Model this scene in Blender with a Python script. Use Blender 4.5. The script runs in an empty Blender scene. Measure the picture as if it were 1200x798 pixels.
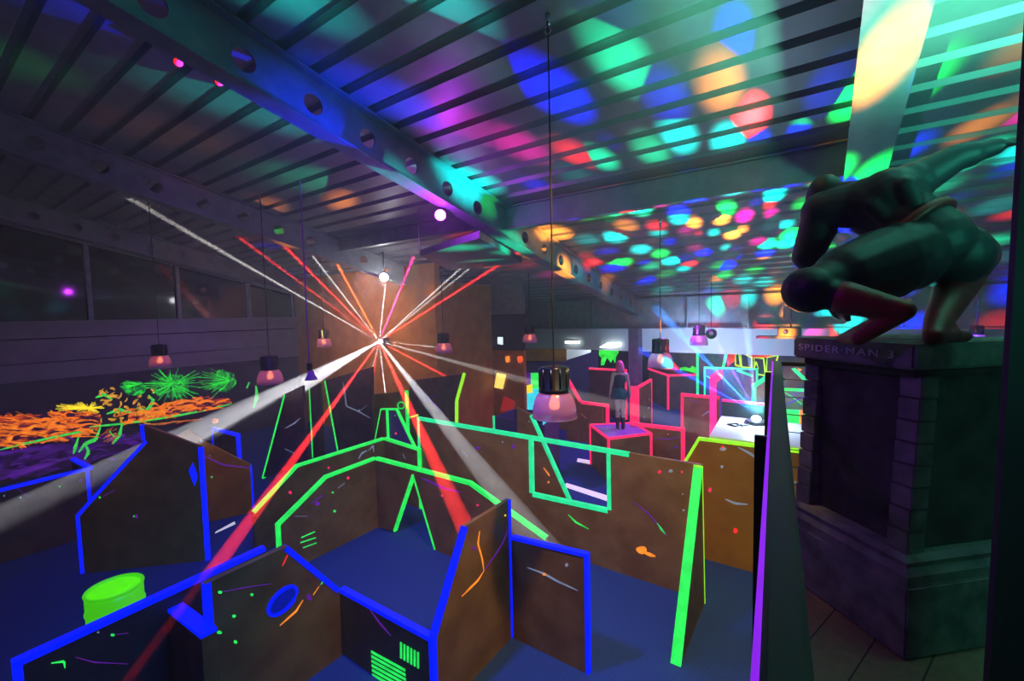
import bpy, bmesh, math, random
import numpy as np
from mathutils import Vector, Matrix
from mathutils.geometry import tessellate_polygon
random.seed(7)
S = bpy.context.scene
COL = S.collection
PI = math.pi

# ------------------------------------------------------------------ camera (solved from the room's vanishing points)
F = math.sqrt(740*360 - 14*39)
_v1 = np.array([-740, -14, F]); _v2 = np.array([360, -39, F])
CX = -_v1/np.linalg.norm(_v1); CY = _v2/np.linalg.norm(_v2); CZ = np.cross(CX, CY)
EYE = np.array([0, 0, 4.0])
def ray(x, y):
    c = np.array([x-600, y-399, F]); return np.array([c@CX, c@CY, c@CZ])/F
def onz(x, y, z): r = ray(x, y); return Vector(EYE + r*(z-4.0)/r[2])
def onx(x, y, v): r = ray(x, y); return Vector(EYE + r*v/r[0])
def ony(x, y, v): r = ray(x, y); return Vector(EYE + r*v/r[1])
def atd(x, y, d): return Vector(EYE + ray(x, y)*d)
cam = bpy.data.cameras.new('camera'); co = bpy.data.objects.new('camera', cam); COL.objects.link(co)
cam.sensor_width = 36; cam.lens = 36*F/1200; cam.clip_start = .05; cam.clip_end = 200
R = Matrix(((CX[0], -CX[1], -CX[2]), (CY[0], -CY[1], -CY[2]), (CZ[0], -CZ[1], -CZ[2])))
co.matrix_world = Matrix.Translation(Vector(EYE)) @ R.to_4x4()
S.camera = co

# ------------------------------------------------------------------ materials
def nodes(name):
    m = bpy.data.materials.new(name); m.use_nodes = True; return m, m.node_tree, m.node_tree.nodes['Principled BSDF']
def N(nt, t, **kw):
    n = nt.nodes.new(t)
    for k, v in kw.items(): setattr(n, k, v)
    return n
def plain(name, col, rough=.5, metal=0, em=None, es=1, spec=.5):
    m, nt, b = nodes(name)
    b.inputs['Base Color'].default_value = (*col, 1); b.inputs['Roughness'].default_value = rough; b.inputs['Metallic'].default_value = metal
    b.inputs['Specular IOR Level'].default_value = spec
    if em: b.inputs['Emission Color'].default_value = (*em, 1); b.inputs['Emission Strength'].default_value = es
    return m
def mottled(name, c1, c2, scale=6, rough=.6, metal=0, bump=0, stretch=(1, 1, 1), detail=4, lo=.35, hi=.65, spec=.5):
    m, nt, b = nodes(name)
    tc = N(nt, 'ShaderNodeTexCoord'); mp = N(nt, 'ShaderNodeMapping'); mp.inputs['Scale'].default_value = stretch
    nz = N(nt, 'ShaderNodeTexNoise'); nz.inputs['Scale'].default_value = scale; nz.inputs['Detail'].default_value = detail
    cr = N(nt, 'ShaderNodeValToRGB')
    cr.color_ramp.elements[0].position = lo; cr.color_ramp.elements[0].color = (*c1, 1)
    cr.color_ramp.elements[1].position = hi; cr.color_ramp.elements[1].color = (*c2, 1)
    L = nt.links.new
    L(tc.outputs['Object'], mp.inputs['Vector']); L(mp.outputs[0], nz.inputs['Vector']); L(nz.outputs['Fac'], cr.inputs[0]); L(cr.outputs[0], b.inputs['Base Color'])
    b.inputs['Roughness'].default_value = rough; b.inputs['Metallic'].default_value = metal; b.inputs['Specular IOR Level'].default_value = spec
    if bump:
        bp = N(nt, 'ShaderNodeBump'); bp.inputs['Strength'].default_value = bump; bp.inputs['Distance'].default_value = .02
        L(nz.outputs['Fac'], bp.inputs['Height']); L(bp.outputs[0], b.inputs['Normal'])
    return m
def glow(name, col, s=1.0, var=.25, scale=9):
    """fluorescent paint / tape: gives off light under the blacklight, slightly uneven along its length"""
    m, nt, b = nodes(name); L = nt.links.new
    tc = N(nt, 'ShaderNodeTexCoord'); nz = N(nt, 'ShaderNodeTexNoise'); nz.inputs['Scale'].default_value = scale
    mr = N(nt, 'ShaderNodeMapRange'); mr.inputs[1].default_value = .3; mr.inputs[2].default_value = .7; mr.inputs[3].default_value = s*(1-var); mr.inputs[4].default_value = s*(1+var)
    L(tc.outputs['Object'], nz.inputs['Vector']); L(nz.outputs['Fac'], mr.inputs[0]); L(mr.outputs[0], b.inputs['Emission Strength'])
    b.inputs['Base Color'].default_value = (*[c*.5 for c in col], 1); b.inputs['Emission Color'].default_value = (*col, 1); b.inputs['Roughness'].default_value = .6
    return m
BOARD = mottled('brown_board', (.25, .115, .035), (.36, .185, .06), 3, .55, 0, .15)
BOARD2 = mottled('shaded_board', (.07, .035, .045), (.13, .06, .06), 3, .55, 0, .15)  # the brown board again, with violet shade put into its colour
BOARDO = mottled('orange_lit_board', (.42, .16, .012), (.54, .23, .02), 2.5, .55, 0, .1)
BLUE = glow('blue_tape', (.0, .01, 1), 1.0, .1)
GREEN = glow('green_tape', (.02, .85, .10), .95)
TEALG = glow('teal_green_tape', (.02, .8, .30), .9)
LIME = glow('lime_tape', (.35, .95, .02), .85)
PINK = glow('pink_tape', (1, .02, .12), 1.0)
MAGENTA = glow('magenta_tape', (1, .02, .32), .9)
ORANGE = glow('orange_paint', (1, .28, .02), .9)
YELLOW = glow('yellow_paint', (1, .75, .03), 1.0)
WHITEG = glow('pale_paint', (.45, .55, .75), .3)
REDG = glow('red_paint', (1, .02, .02), .9)
VIOLG = glow('violet_paint', (.25, .02, .6), .35)
CYANG = glow('cyan_doorway_light', (.05, .75, .9), .9)  # emissive colour standing for light from the bright doorway
STEEL = mottled('painted_steel', (.17, .19, .22), (.22, .24, .28), 5, .45, .3)
DECK = mottled('ribbed_roof_sheet', (.20, .22, .235), (.25, .27, .285), 2, .42, .25)
BLACK = plain('black_metal', (.015, .015, .018), .4, .3)
DKGREY = plain('dark_grey', (.05, .05, .06), .5)
RUBBER = plain('black_cable', (.01, .01, .012), .6)
CHROME = plain('chrome', (.7, .7, .72), .18, 1)
WHITE = plain('white_paint', (.75, .75, .78), .6)

# ------------------------------------------------------------------ mesh helpers
def link(name, bm, mats, parent=None, smooth=False):
    me = bpy.data.meshes.new(name)
    bmesh.ops.recalc_face_normals(bm, faces=bm.faces[:]) if not getattr(bm, '_noflip', False) else None
    bm.to_mesh(me); bm.free()
    for m in (mats if isinstance(mats, (list, tuple)) else [mats]): me.materials.append(m)
    if smooth:
        for p in me.polygons: p.use_smooth = True
    o = bpy.data.objects.new(name, me); COL.objects.link(o)
    if parent is not None:
        o.parent = parent; o.location = -Vector(parent.location)
        if parent.parent is None and parent.type != 'EMPTY': pass
    return o
def tag(o, label, cat, group=None, kind=None):
    o['label'] = label; o['category'] = cat
    if group: o['group'] = group
    if kind: o['kind'] = kind
    return o
def thing(name, label, cat, loc=(0, 0, 0), group=None):
    o = bpy.data.objects.new(name, None); COL.objects.link(o); o.location = loc; o.empty_display_size = .1
    return tag(o, label, cat, group)
def struct(name, bm, m, smooth=False):
    o = link(name, bm, m, None, smooth); o['kind'] = 'structure'; return o
def sub(name, bm, m, parent, smooth=False):
    """child of a mesh part: the parent chain's offset is cancelled"""
    o = link(name, bm, m, None, smooth); o.parent = parent
    off = Vector(parent.location)
    if parent.parent: off += Vector(parent.parent.location)
    o.location = -off; return o
def box(bm, lo, hi, mi=0):
    v = [bm.verts.new((x, y, z)) for x in (lo[0], hi[0]) for y in (lo[1], hi[1]) for z in (lo[2], hi[2])]
    for f in ((0, 1, 3, 2), (4, 6, 7, 5), (0, 4, 5, 1), (2, 3, 7, 6), (0, 2, 6, 4), (1, 5, 7, 3)):
        bm.faces.new([v[i] for i in f]).material_index = mi
def bbox(bm, lo, hi, bev=.01, mi=0):
    b2 = bmesh.new(); box(b2, lo, hi, mi)
    bmesh.ops.bevel(b2, geom=b2.edges[:], offset=bev, segments=2, affect='EDGES', profile=.7)
    merge(bm, b2, mi)
def merge(bm, b2, mi=0, M=None):
    mp = {}
    for v in b2.verts: mp[v] = bm.verts.new(M @ v.co if M else v.co)
    for f in b2.faces:
        try: bm.faces.new([mp[v] for v in f.verts]).material_index = mi
        except ValueError: pass
    b2.free()
def hexa(bm, p, mi=0):
    """8 points: bottom quad then top quad"""
    v = [bm.verts.new(q) for q in p]
    for f in ((3, 2, 1, 0), (4, 5, 6, 7), (0, 1, 5, 4), (1, 2, 6, 5), (2, 3, 7, 6), (3, 0, 4, 7)):
        bm.faces.new([v[i] for i in f]).material_index = mi
def tube(bm, pts, r, n=10, mi=0, caps=True):
    pts = [Vector(p) for p in pts]; rs = r if isinstance(r, (list, tuple)) else [r]*len(pts)
    rings = []; prev = None
    for i, p in enumerate(pts):
        t = (pts[min(i+1, len(pts)-1)] - pts[max(i-1, 0)]).normalized()
        a = prev - t*prev.dot(t) if prev is not None else t.orthogonal()
        if a.length < 1e-6: a = t.orthogonal()
        a.normalize(); prev = a; b = t.cross(a)
        rings.append([bm.verts.new(p + (a*math.cos(k/n*2*PI) + b*math.sin(k/n*2*PI))*rs[i]) for k in range(n)])
    for i in range(len(rings)-1):
        for k in range(n):
            bm.faces.new((rings[i][k], rings[i][(k+1) % n], rings[i+1][(k+1) % n], rings[i+1][k])).material_index = mi
    if caps:
        bm.faces.new(rings[0][::-1]).material_index = mi; bm.faces.new(rings[-1]).material_index = mi
def lathe(bm, prof, c, n=28, mi=0, close=False):
    rings = []
    for r, z in prof:
        rings.append([bm.verts.new((c[0] + max(r, 1e-4)*math.cos(k/n*2*PI), c[1] + max(r, 1e-4)*math.sin(k/n*2*PI), c[2]+z)) for k in range(n)])
    for i in range(len(rings)-1):
        for k in range(n):
            bm.faces.new((rings[i][k], rings[i][(k+1) % n], rings[i+1][(k+1) % n], rings[i+1][k])).material_index = mi
    if close:
        bm.faces.new(rings[0][::-1]).material_index = mi; bm.faces.new(rings[-1]).material_index = mi

class Plane:
    """a vertical plane; s runs along it, z is up"""
    def __init__(s, kind, a, b=None):
        if kind == 'Y': s.o = Vector((0, a, 0)); s.u = Vector((1, 0, 0))
        elif kind == 'X': s.o = Vector((a, 0, 0)); s.u = Vector((0, 1, 0))
        else: s.o = Vector((a[0], a[1], 0)); s.u = Vector((b[0]-a[0], b[1]-a[1], 0)).normalized()
        n = Vector((-s.u.y, s.u.x, 0))
        if n.dot(s.o - Vector((0, 0, 0))) < 0: n = -n
        s.n = n                                        # points away from the camera's side
    def hit(s, px, py):
        r = Vector(ray(px, py)); t = (s.o - Vector(EYE)).dot(s.n)/r.dot(s.n); p = Vector(EYE) + r*t
        return ((p - s.o).dot(s.u), p.z)
    def P(s, q, off=0): return s.o + s.u*q[0] + Vector((0, 0, q[1])) + s.n*off
def slab(bm, pl, loops, t0, t1, mi=0):
    """flat board with optional holes, from offset t0 (towards the room) to t1"""
    flat = [q for l in loops for q in l]
    tris = tessellate_polygon([[Vector((q[0], q[1], 0)) for q in l] for l in loops])
    fr = [bm.verts.new(pl.P(q, t0)) for q in flat]; bk = [bm.verts.new(pl.P(q, t1)) for q in flat]
    for t in tris:
        try:
            bm.faces.new([fr[i] for i in t]).material_index = mi; bm.faces.new([bk[i] for i in reversed(t)]).material_index = mi
        except ValueError: pass
    k = 0
    for l in loops:
        for i in range(len(l)):
            a, b = k+i, k+(i+1) % len(l)
            try: bm.faces.new((fr[a], fr[b], bk[b], bk[a])).material_index = mi
            except ValueError: pass
        k += len(l)
def strip(bm, pl, p, q, w, inward, t0, t1, mi=0):
    """a tape folded over the edge p-q of a board"""
    d = Vector((q[0]-p[0], q[1]-p[1])); L = d.length
    if L < 1e-4: return
    d /= L; n = Vector((-d.y, d.x))
    if n.dot(Vector(inward)) < 0: n = -n
    a = Vector(p) - n*.004; b = Vector(q) - n*.004; c = b + n*(w+.004); e = a + n*(w+.004)
    slab(bm, pl, [[tuple(a), tuple(b), tuple(c), tuple(e)]], t0, t1, mi)
GROUPS = 'plywood walls of the laser maze'
def panel(label, pl, tops, tape=None, edges=(), holes=(), hole_tape=(), w=.055, th=.06, board=None, full=False, decals=(), decal_mats=(), name='maze_barrier', cat='maze wall', holew=.05, tapes2=()):
    """tops: pixels along the top edge (dropped to the floor at both ends) or, with full, the whole outline"""
    out = [pl.hit(*p) for p in tops]
    out = [(a, max(b, 0)) for a, b in out]
    if not full:
        first, last = out[0], out[-1]
        out = out + [(last[0], 0)] + [(first[0], 0)]
    hl = [[pl.hit(*p) for p in h] for h in holes]
    cen = Vector((sum(q[0] for q in out)/len(out), sum(q[1] for q in out)/len(out)))
    base = pl.P((cen.x, 0), th/2)
    t = thing(name, label, cat, base, GROUPS)
    bm = bmesh.new(); slab(bm, pl, [out]+hl, 0, th)
    for mi, poly in decals: slab(bm, pl, [[pl.hit(*p) for p in poly]], -.004, .001, 1+mi)
    link('board', bm, [board or BOARD]+list(decal_mats), t)
    def tp(edge_list, m, ww):
        b = bmesh.new(); any_ = False
        for e in edge_list:
            p, q = out[e], out[(e+1) % len(out)]
            mid = Vector(((p[0]+q[0])/2, (p[1]+q[1])/2)); inward = cen - mid
            strip(b, pl, p, q, ww, inward, -.006, th+.006); any_ = True
        return b if any_ else None
    if tape and edges:
        b = tp(edges, tape, w)
        for hi, es in hole_tape:
            h = hl[hi]; hc = Vector((sum(q[0] for q in h)/len(h), sum(q[1] for q in h)/len(h)))
            for e in es:
                p, q = h[e], h[(e+1) % len(h)]; mid = Vector(((p[0]+q[0])/2, (p[1]+q[1])/2))
                strip(b, pl, p, q, holew, mid-hc, -.007, th+.007)
        link('edge_tape', b, tape, t)
    for m, es, ww in tapes2:
        b = tp(es, m, ww); link('edge_tape', b, m, t)
    return t, out
def ribbon(pts, w):
    """pixel polyline -> list of pixel quads tapering to the ends"""
    r = []; n = len(pts)
    for i in range(n-1):
        (x0, y0), (x1, y1) = pts[i], pts[i+1]; L = math.hypot(x1-x0, y1-y0) or 1; nx, ny = -(y1-y0)/L, (x1-x0)/L
        w0 = w*(.35 if i == 0 else 1); w1 = w*(.35 if i == n-2 else 1)
        r.append([(x0+nx*w0, y0+ny*w0), (x1+nx*w1, y1+ny*w1), (x1-nx*w1, y1-ny*w1), (x0-nx*w0, y0-ny*w0)])
    return r
def blob(x, y, rx, ry=None, n=9, jit=.35, rnd=random):
    ry = ry or rx
    return [(x+rx*(1-jit*rnd.random())*math.cos(k/n*2*PI), y+ry*(1-jit*rnd.random())*math.sin(k/n*2*PI)) for k in range(n)]
def bez(p0, p1, p2, n=6): return [((1-t)**2*p0[0]+2*t*(1-t)*p1[0]+t*t*p2[0], (1-t)**2*p0[1]+2*t*(1-t)*p1[1]+t*t*p2[1]) for t in [i/n for i in range(n+1)]]

ROOF = lambda y: 7.62 - .215*y                       # underside of the roof sheets

# ================================================================== SETTING
CARPET = mottled('blue_carpet', (.028, .060, .25), (.042, .092, .34), 60, .95, 0, .2, spec=.1)
bm = bmesh.new(); box(bm, (-17.2, -4.2, -.2), (7, 24, 0)); struct('floor', bm, CARPET)

bm = bmesh.new()                                     # ribbed roof sheets, ribs run across the hall
prof = []; y = -4.0
while y < 17:
    prof += [(y, 0), (y+.27, 0), (y+.30, .07), (y+.37, .07)]; y += .4
lo = [bm.verts.new((-17.2, a, ROOF(a)+b)) for a, b in prof]; hi = [bm.verts.new((7, a, ROOF(a)+b)) for a, b in prof]
for i in range(len(prof)-1): bm.faces.new((lo[i], lo[i+1], hi[i+1], hi[i]))
lo2 = [bm.verts.new((-17.2, a, ROOF(a)+.2)) for a, b in (prof[0], prof[-1])]; hi2 = [bm.verts.new((7, a, ROOF(a)+.2)) for a, b in (prof[0], prof[-1])]
bm.faces.new((lo2[0], lo2[1], hi2[1], hi2[0]))
struct('ceiling', bm, DECK)

def cell_beam(x, y0, y1, name='ceiling_beam'):
    pl = Plane('X', x); bm = bmesh.new(); T = lambda y: ROOF(y)-.01; B = lambda y: ROOF(y)-.63
    holes = []; k = 0; yy = 3.96 - .78*6
    while yy < y1-.4:
        if yy > y0+.3 and abs(yy-7.08) > .3: holes.append([(yy+.125*math.cos(a/14*2*PI), ROOF(yy)-.33+.125*math.sin(a/14*2*PI)) for a in range(14)])
        yy += .78
    slab(bm, pl, [[(y0, B(y0)), (y1, B(y1)), (y1, T(y1)), (y0, T(y0))]]+holes, -.012, .012)
    for za in (-.01, -.61):
        p = [Vector((x+sx*.14, yv, ROOF(yv)+za+dz)) for dz in (-.025, 0) for yv, sx in ((y0, -1), (y0, 1), (y1, 1), (y1, -1))]
        hexa(bm, p)
    return struct(name, bm, STEEL)
for x in (-16.5, -10.5, -5.1): cell_beam(x, -3.5, 14.5 if x > -16 else 12)
# the wide beam over the gallery
bm = bmesh.new()
for za, hw in ((-.01, .15), (-.60, .2)):
    hexa(bm, [Vector((.42+sx*hw, yv, ROOF(yv)+za+dz)) for dz in (-.03, 0) for yv, sx in ((-3.5, -1), (-3.5, 1), (14.5, 1), (14.5, -1))])
hexa(bm, [Vector((.42+sx*.012, yv, ROOF(yv)+dz)) for dz in (-.6, -.01) for yv, sx in ((-3.5, -1), (-3.5, 1), (14.5, 1), (14.5, -1))])
struct('ceiling_beam', bm, STEEL)
def cross_beam(x0, x1, y, depth, w=.16):
    bm = bmesh.new(); z = ROOF(y)-.02
    box(bm, (x0, y-.008, z-depth), (x1, y+.008, z)); box(bm, (x0, y-w/2, z-depth-.015), (x1, y+w/2, z-depth)); box(bm, (x0, y-w/2, z-.015), (x1, y+w/2, z))
    return struct('ceiling_beam', bm, STEEL)
cross_beam(-5.08, .40, 7.1, .42); cross_beam(-10.48, -5.12, 7.1, .30)
# girder at the low end of the roof, with its columns
bm = bmesh.new()
box(bm, (-10.6, 14.58, 3.45), (6.8, 14.62, 4.42)); box(bm, (-10.6, 14.45, 3.42), (6.8, 14.75, 3.45)); box(bm, (-10.6, 14.45, 4.40), (6.8, 14.75, 4.43))
for x in (-8.4, -6.7, -3.4, -1.7, 0, 1.7): box(bm, (x-.01, 14.46, 3.45), (x+.01, 14.74, 4.40))
struct('ceiling_girder', bm, STEEL)
for x in (-5.1, -10.5, .42, 6.5):
    bm = bmesh.new()
    box(bm, (x-.012, 14.42, 0), (x+.012, 14.78, 3.42)); box(bm, (x-.18, 14.42, 0), (x+.18, 14.45, 3.42)); box(bm, (x-.18, 14.75, 0), (x+.18, 14.78, 3.42)); box(bm, (x-.2, 14.4, 0), (x+.2, 14.8, .02))
    struct('column', bm, STEEL)
# left wall: boards, ledge, band of windows
WALLV = mottled('dark_violet_wall', (.045, .03, .07), (.075, .05, .11), 1.2, .7, 0, .05)
CLAD = mottled('grey_wall_boards', (.20, .19, .22), (.25, .24, .27), 2, .6)
bm = bmesh.new(); box(bm, (-17.1, -4, 0), (-16.78, 12, 2.55), 0)
box(bm, (-17.1, -4, 2.55), (-16.74, 12, 3.0), 1); box(bm, (-17.1, -4, 3.02), (-16.70, 12, 3.62), 1); box(bm, (-17.1, -4, 3.65), (-16.74, 12, 4.06), 1); box(bm, (-17.1, -4, 4.06), (-16.66, 12, 4.10), 1)
lo_, hi_ = [Vector((-17.1, a, ROOF(a)-.62)) for a in (-4, 12)], None
hexa(bm, [Vector((x, a, ROOF(a)-dz)) for dz in (.66, 0) for a, x in ((-4, -17.1), (-4, -16.74), (12, -16.74), (12, -17.1))], 1)
struct('wall_left', bm, [WALLV, CLAD])
GLASS = plain('night_window_glass', (.004, .004, .006), .06, 0, spec=.6)
my = [1.3-4.2, 1.3-2.1, 1.3, 3.42, 5.52, 7.65, 9.3]
for i in range(len(my)-1):
    a, b = my[i], my[i+1]; bm = bmesh.new()
    hexa(bm, [Vector((x, yv, zf(yv))) for zf in (lambda q: 4.10, lambda q: ROOF(q)-.66) for yv, x in ((a, -16.95), (a, -16.93), (b, -16.93), (b, -16.95))], 0)
    for yv in (a, b-.05):
        hexa(bm, [Vector((x, v, z)) for z in (4.10, ROOF(yv)-.66) for v, x in ((yv, -16.93), (yv, -16.82), (yv+.05, -16.82), (yv+.05, -16.93))], 1)
    struct('window_%d' % (i+1), bm, [GLASS, STEEL])
# orange-brown back wall on the left, then the recess with the dark screen band
bm = bmesh.new(); box(bm, (-17.0, 9.3, 0), (-9.2, 9.5, 5.55)); box(bm, (-9.4, 9.5, 0), (-9.2, 12, 5.0)); struct('wall_back', bm, BOARDO)
NAVY = mottled('navy_wall', (.012, .012, .03), (.02, .02, .05), 1.5, .7)
pl12 = Plane('Y', 12.0); xe = pl12.hit(614, 440)[0]; zt = pl12.hit(560, 409)[1]
bm = bmesh.new(); box(bm, (-9.2, 12.0, 0), (xe, 12.15, zt), 0); box(bm, (-9.2, 11.97, zt), (xe, 12.15, 4.0), 1); box(bm, (-9.2, 12.0, 4.0), (xe, 12.15, 5.03), 2); struct('wall_recess', bm, [BOARDO, NAVY, STEEL])
# white bulkhead beyond the girder and the far wall of the back room
bm = bmesh.new(); box(bm, (-12.5, 16.2, 2.50), (7, 16.4, 4.6)); struct('wall_bulkhead', bm, plain('bulkhead_paint', (.5, .52, .56), .7))
bm = bmesh.new(); box(bm, (-14, 23.4, 0), (7, 23.6, 4.6)); struct('wall_far', bm, NAVY)
bm = bmesh.new(); box(bm, (-14, 16.4, 2.95), (7, 23.4, 3.05)); struct('ceiling_far_room', bm, plain('far_ceiling', (.1, .1, .14), .8))
bm = bmesh.new(); box(bm, (6.8, -4, 0), (7, 23.6, 8.6)); struct('wall_right', bm, WALLV)
bm = bmesh.new(); box(bm, (-17.1, -4.2, 0), (7, -4, 8.6)); struct('wall_behind', bm, WALLV)
# the gallery we stand on
GZ = 2.35; YG = 5.2
m, nt, b = nodes('gallery_planks'); L_ = nt.links.new
tc = N(nt, 'ShaderNodeTexCoord'); mp = N(nt, 'ShaderNodeMapping'); mp.inputs['Rotation'].default_value = (0, 0, math.radians(28)); mp.inputs['Scale'].default_value = (1, 1, 1)
wv = N(nt, 'ShaderNodeTexBrick'); wv.inputs['Scale'].default_value = 1; wv.inputs['Brick Width'].default_value = .20*10; wv.inputs['Row Height'].default_value = .20; wv.inputs['Mortar Size'].default_value = .004
wv.inputs['Color1'].default_value = (.30, .20, .11, 1); wv.inputs['Color2'].default_value = (.24, .16, .085, 1); wv.inputs['Mortar'].default_value = (.02, .012, .008, 1)
nz = N(nt, 'ShaderNodeTexNoise'); nz.inputs['Scale'].default_value = 30; mx = N(nt, 'ShaderNodeMixRGB', blend_type='MULTIPLY'); mx.inputs[0].default_value = .5
mp.inputs['Rotation'].default_value = (0, 0, math.radians(-72))
L_(tc.outputs['Object'], mp.inputs[0]); L_(mp.outputs[0], wv.inputs['Vector']); L_(tc.outputs['Object'], nz.inputs['Vector']); L_(wv.outputs['Color'], mx.inputs[1]); L_(nz.outputs['Fac'], mx.inputs[2]); L_(mx.outputs[0], b.inputs['Base Color']); b.inputs['Roughness'].default_value = .55
PLANK = m
YG = 4.02
bm = bmesh.new(); hexa(bm, [Vector((x, yv, z)) for z in (GZ-.25, GZ) for x, yv in ((.26, -4), (6.78, -4), (6.78, YG), (-.30, YG))]); struct('floor_gallery', bm, PLANK)

# ================================================================== MAZE
def marks(lst, k=.72):
    """(material index, kind, args)"""
    out = []
    for mi, kind, *a in lst:
        if kind == 'b': out.append((mi, blob(a[0], a[1], *[v*k for v in a[2:]])))
        else: out += [(mi, q) for q in ribbon(a[0], a[1]*k)]
    return out
DM = [GREEN, ORANGE, WHITEG, VIOLG, BLUE, REDG, YELLOW, PINK, glow('deep_blue_paint', (0, .01, .5), .45)]
G_, O_, W_, V_, B_, R_, Y_, P_ = range(8)
rd = random.Random(3)
panel('brown plywood wall with blue slanted tape edge and glowing orange lightning crack', Plane('X', -3.06), [(507, 750), (545, 617), (598, 585)], BLUE, (0, 4, 2), w=.05, th=.05,
      decals=marks([(O_, 'r', [(562, 622), (560, 637), (565, 655), (567, 669)], 1.2), (O_, 'r', [(567, 669), (560, 680), (550, 690), (541, 699)], 1.3), (V_, 'r', [(567, 669), (577, 655), (588, 638), (596, 620)], .9), (Y_, 'b', 592, 604, 1.6), (V_, 'r', [(556, 640), (550, 641)], 1), (V_, 'b', 556, 643, 3)]), decal_mats=DM)
panel('short brown plywood wall with bead-like blue tape along top, behind orange lightning crack', Plane('Y', 4.24), [(599, 629), (688, 650)], BLUE, (0, 1), w=.035,
      decals=marks([(W_, 'r', [(618, 665), (637, 672), (655, 682), (677, 692)], 1.5), (O_, 'b', 638, 673, 4, 2.5), (W_, 'b', 664, 662, 3, 4)]), decal_mats=DM)
panel('front brown plywood wall with two green slotted vents under its blue top tape', Plane('Y', 2.91), [(398, 690), (507, 749)], BLUE, (0, 1), w=.045,
      decals=[(G_, [(435+i*0.3, 762+i*5.4), (475+i*.3, 784+i*5.4), (475+i*.3, 787+i*5.4), (435+i*.3, 765+i*5.4)]) for i in range(6)] + [(G_, [(469+i*4, 752+i*2.3), (471.2+i*4, 753.2+i*2.3), (471.2+i*4, 772+i*2.3), (469+i*4, 771+i*2.3)]) for i in range(6)] + marks([(V_, 'r', [(432, 712), (445, 730), (458, 745)], 1.2)]), decal_mats=DM)
panel('brown plywood wall with round blue ringed hole and green bullet marks', Plane('X', -4.59), [(398, 690), (337, 640), (240, 685)], BLUE, (0, 2), w=.05, th=.07,
      decals=[(4, q) for q in ribbon([(331+15.5*math.cos(k/24*2*PI)-6*math.sin(k/24*2*PI), 704+16*math.sin(k/24*2*PI)-6*math.cos(k/24*2*PI)) for k in range(25)], 2.2)] + [(8, [(331+14.5*math.cos(k/20*2*PI)-5.6*math.sin(k/20*2*PI), 704+15*math.sin(k/20*2*PI)-5.6*math.cos(k/20*2*PI)) for k in range(20)])] +
      marks([(G_, 'b', 258, 694, 4, 3), (V_, 'r', [(258, 694), (290, 688), (318, 684)], .8), (G_, 'b', 295, 697, 3), (G_, 'b', 274, 722, 4, 3), (G_, 'b', 257, 741, 5, 3), (G_, 'b', 276, 752, 3.5), (W_, 'b', 253, 754, 1.6), (O_, 'r', [(355, 703), (347, 716), (338, 724), (328, 733)], 1.4), (G_, 'r', [(382, 676), (376, 685)], 1.6), (O_, 'r', [(374, 687), (367, 697)], 1.3), (R_, 'r', [(337, 650), (331, 663)], 2.2), (V_, 'b', 362, 700, 5, 7)]) , decal_mats=DM)
panel('low brown cross board taped blue, joining ringed-hole wall to the drum-side wall', Plane('Y', 1.46), [(183, 703), (236, 745)], BLUE, (0,), w=.03, th=.12)
panel('long low dark wall with broad blue top tape in front of green drum', Plane('X', -5.26), [(311, 641), (15, 777)], BLUE, (0, 1), w=.05, th=.07, board=BOARD2,
      decals=marks([(G_, 'b', 132, 744, 4, 3), (W_, 'b', 115, 741, 2.2), (V_, 'r', [(88, 770), (110, 776), (150, 778)], 1), (V_, 'r', [(132, 744), (150, 742)], 1), (G_, 'r', [(60, 777), (75, 775), (76, 783)], 2)]), decal_mats=DM)
panel('low plywood wall with clipped green-taped top, left arm of the inner corner', Plane('X', -6.84), [(440, 536), (382, 558), (325, 615)], GREEN, (0, 1, 2), w=.045,
      decals=marks([(G_, 'r', [(353, 630), (369, 623)], 2.5), (G_, 'r', [(352, 636), (370, 630)], 2.5), (G_, 'r', [(355, 642), (371, 636)], 2), (W_, 'r', [(345, 605), (360, 605)], .9), (V_, 'r', [(365, 590), (378, 580)], 2), (G_, 'b', 390, 577, 2), (G_, 'b', 392, 599, 2.5), (V_, 'b', 372, 590, 5, 4), (W_, 'r', [(396, 572), (404, 566)], 1.2), (P_, 'b', 408, 560, 2.5)]), decal_mats=DM)
pV = Plane('Y', 5.19)
panel('low plywood wall with green top tape and green-edged triangular gap', pV, [(440, 536), (550, 565), (640, 630), (640, 700), (509, 645), (483, 556), (461, 622), (443, 618)], GREEN, (0, 1), full=True, w=.05, tapes2=((GREEN, (4, 5), .035),),
      decals=marks([(P_, 'b', 518, 581, 2), (P_, 'b', 560, 592, 2.2), (V_, 'r', [(494, 560), (520, 572), (540, 577)], 2)]), decal_mats=DM)
panel('low plywood wall with clipped green top, running behind the inner corner wall', Plane('X', -7.81), [(450, 513), (348, 545), (297, 600)], GREEN, (0, 1), w=.045,
      decals=marks([(P_, 'b', 340, 577, 3), (P_, 'b', 385, 548, 2), (W_, 'r', [(420, 538), (424, 531), (430, 528)], 1.4), (W_, 'r', [(432, 528), (437, 522), (438, 530)], 1.2)]), decal_mats=DM)
panel('short low green-taped wall between the inner corner and the tall window wall', Plane('Y', 6.19), [(450, 513), (491, 526)], GREEN, (0, 1), w=.05, decals=marks([(W_, 'r', [(472, 532), (475, 538)], 1)]), decal_mats=DM)
Gp = Plane('Y', 6.25)
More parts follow.
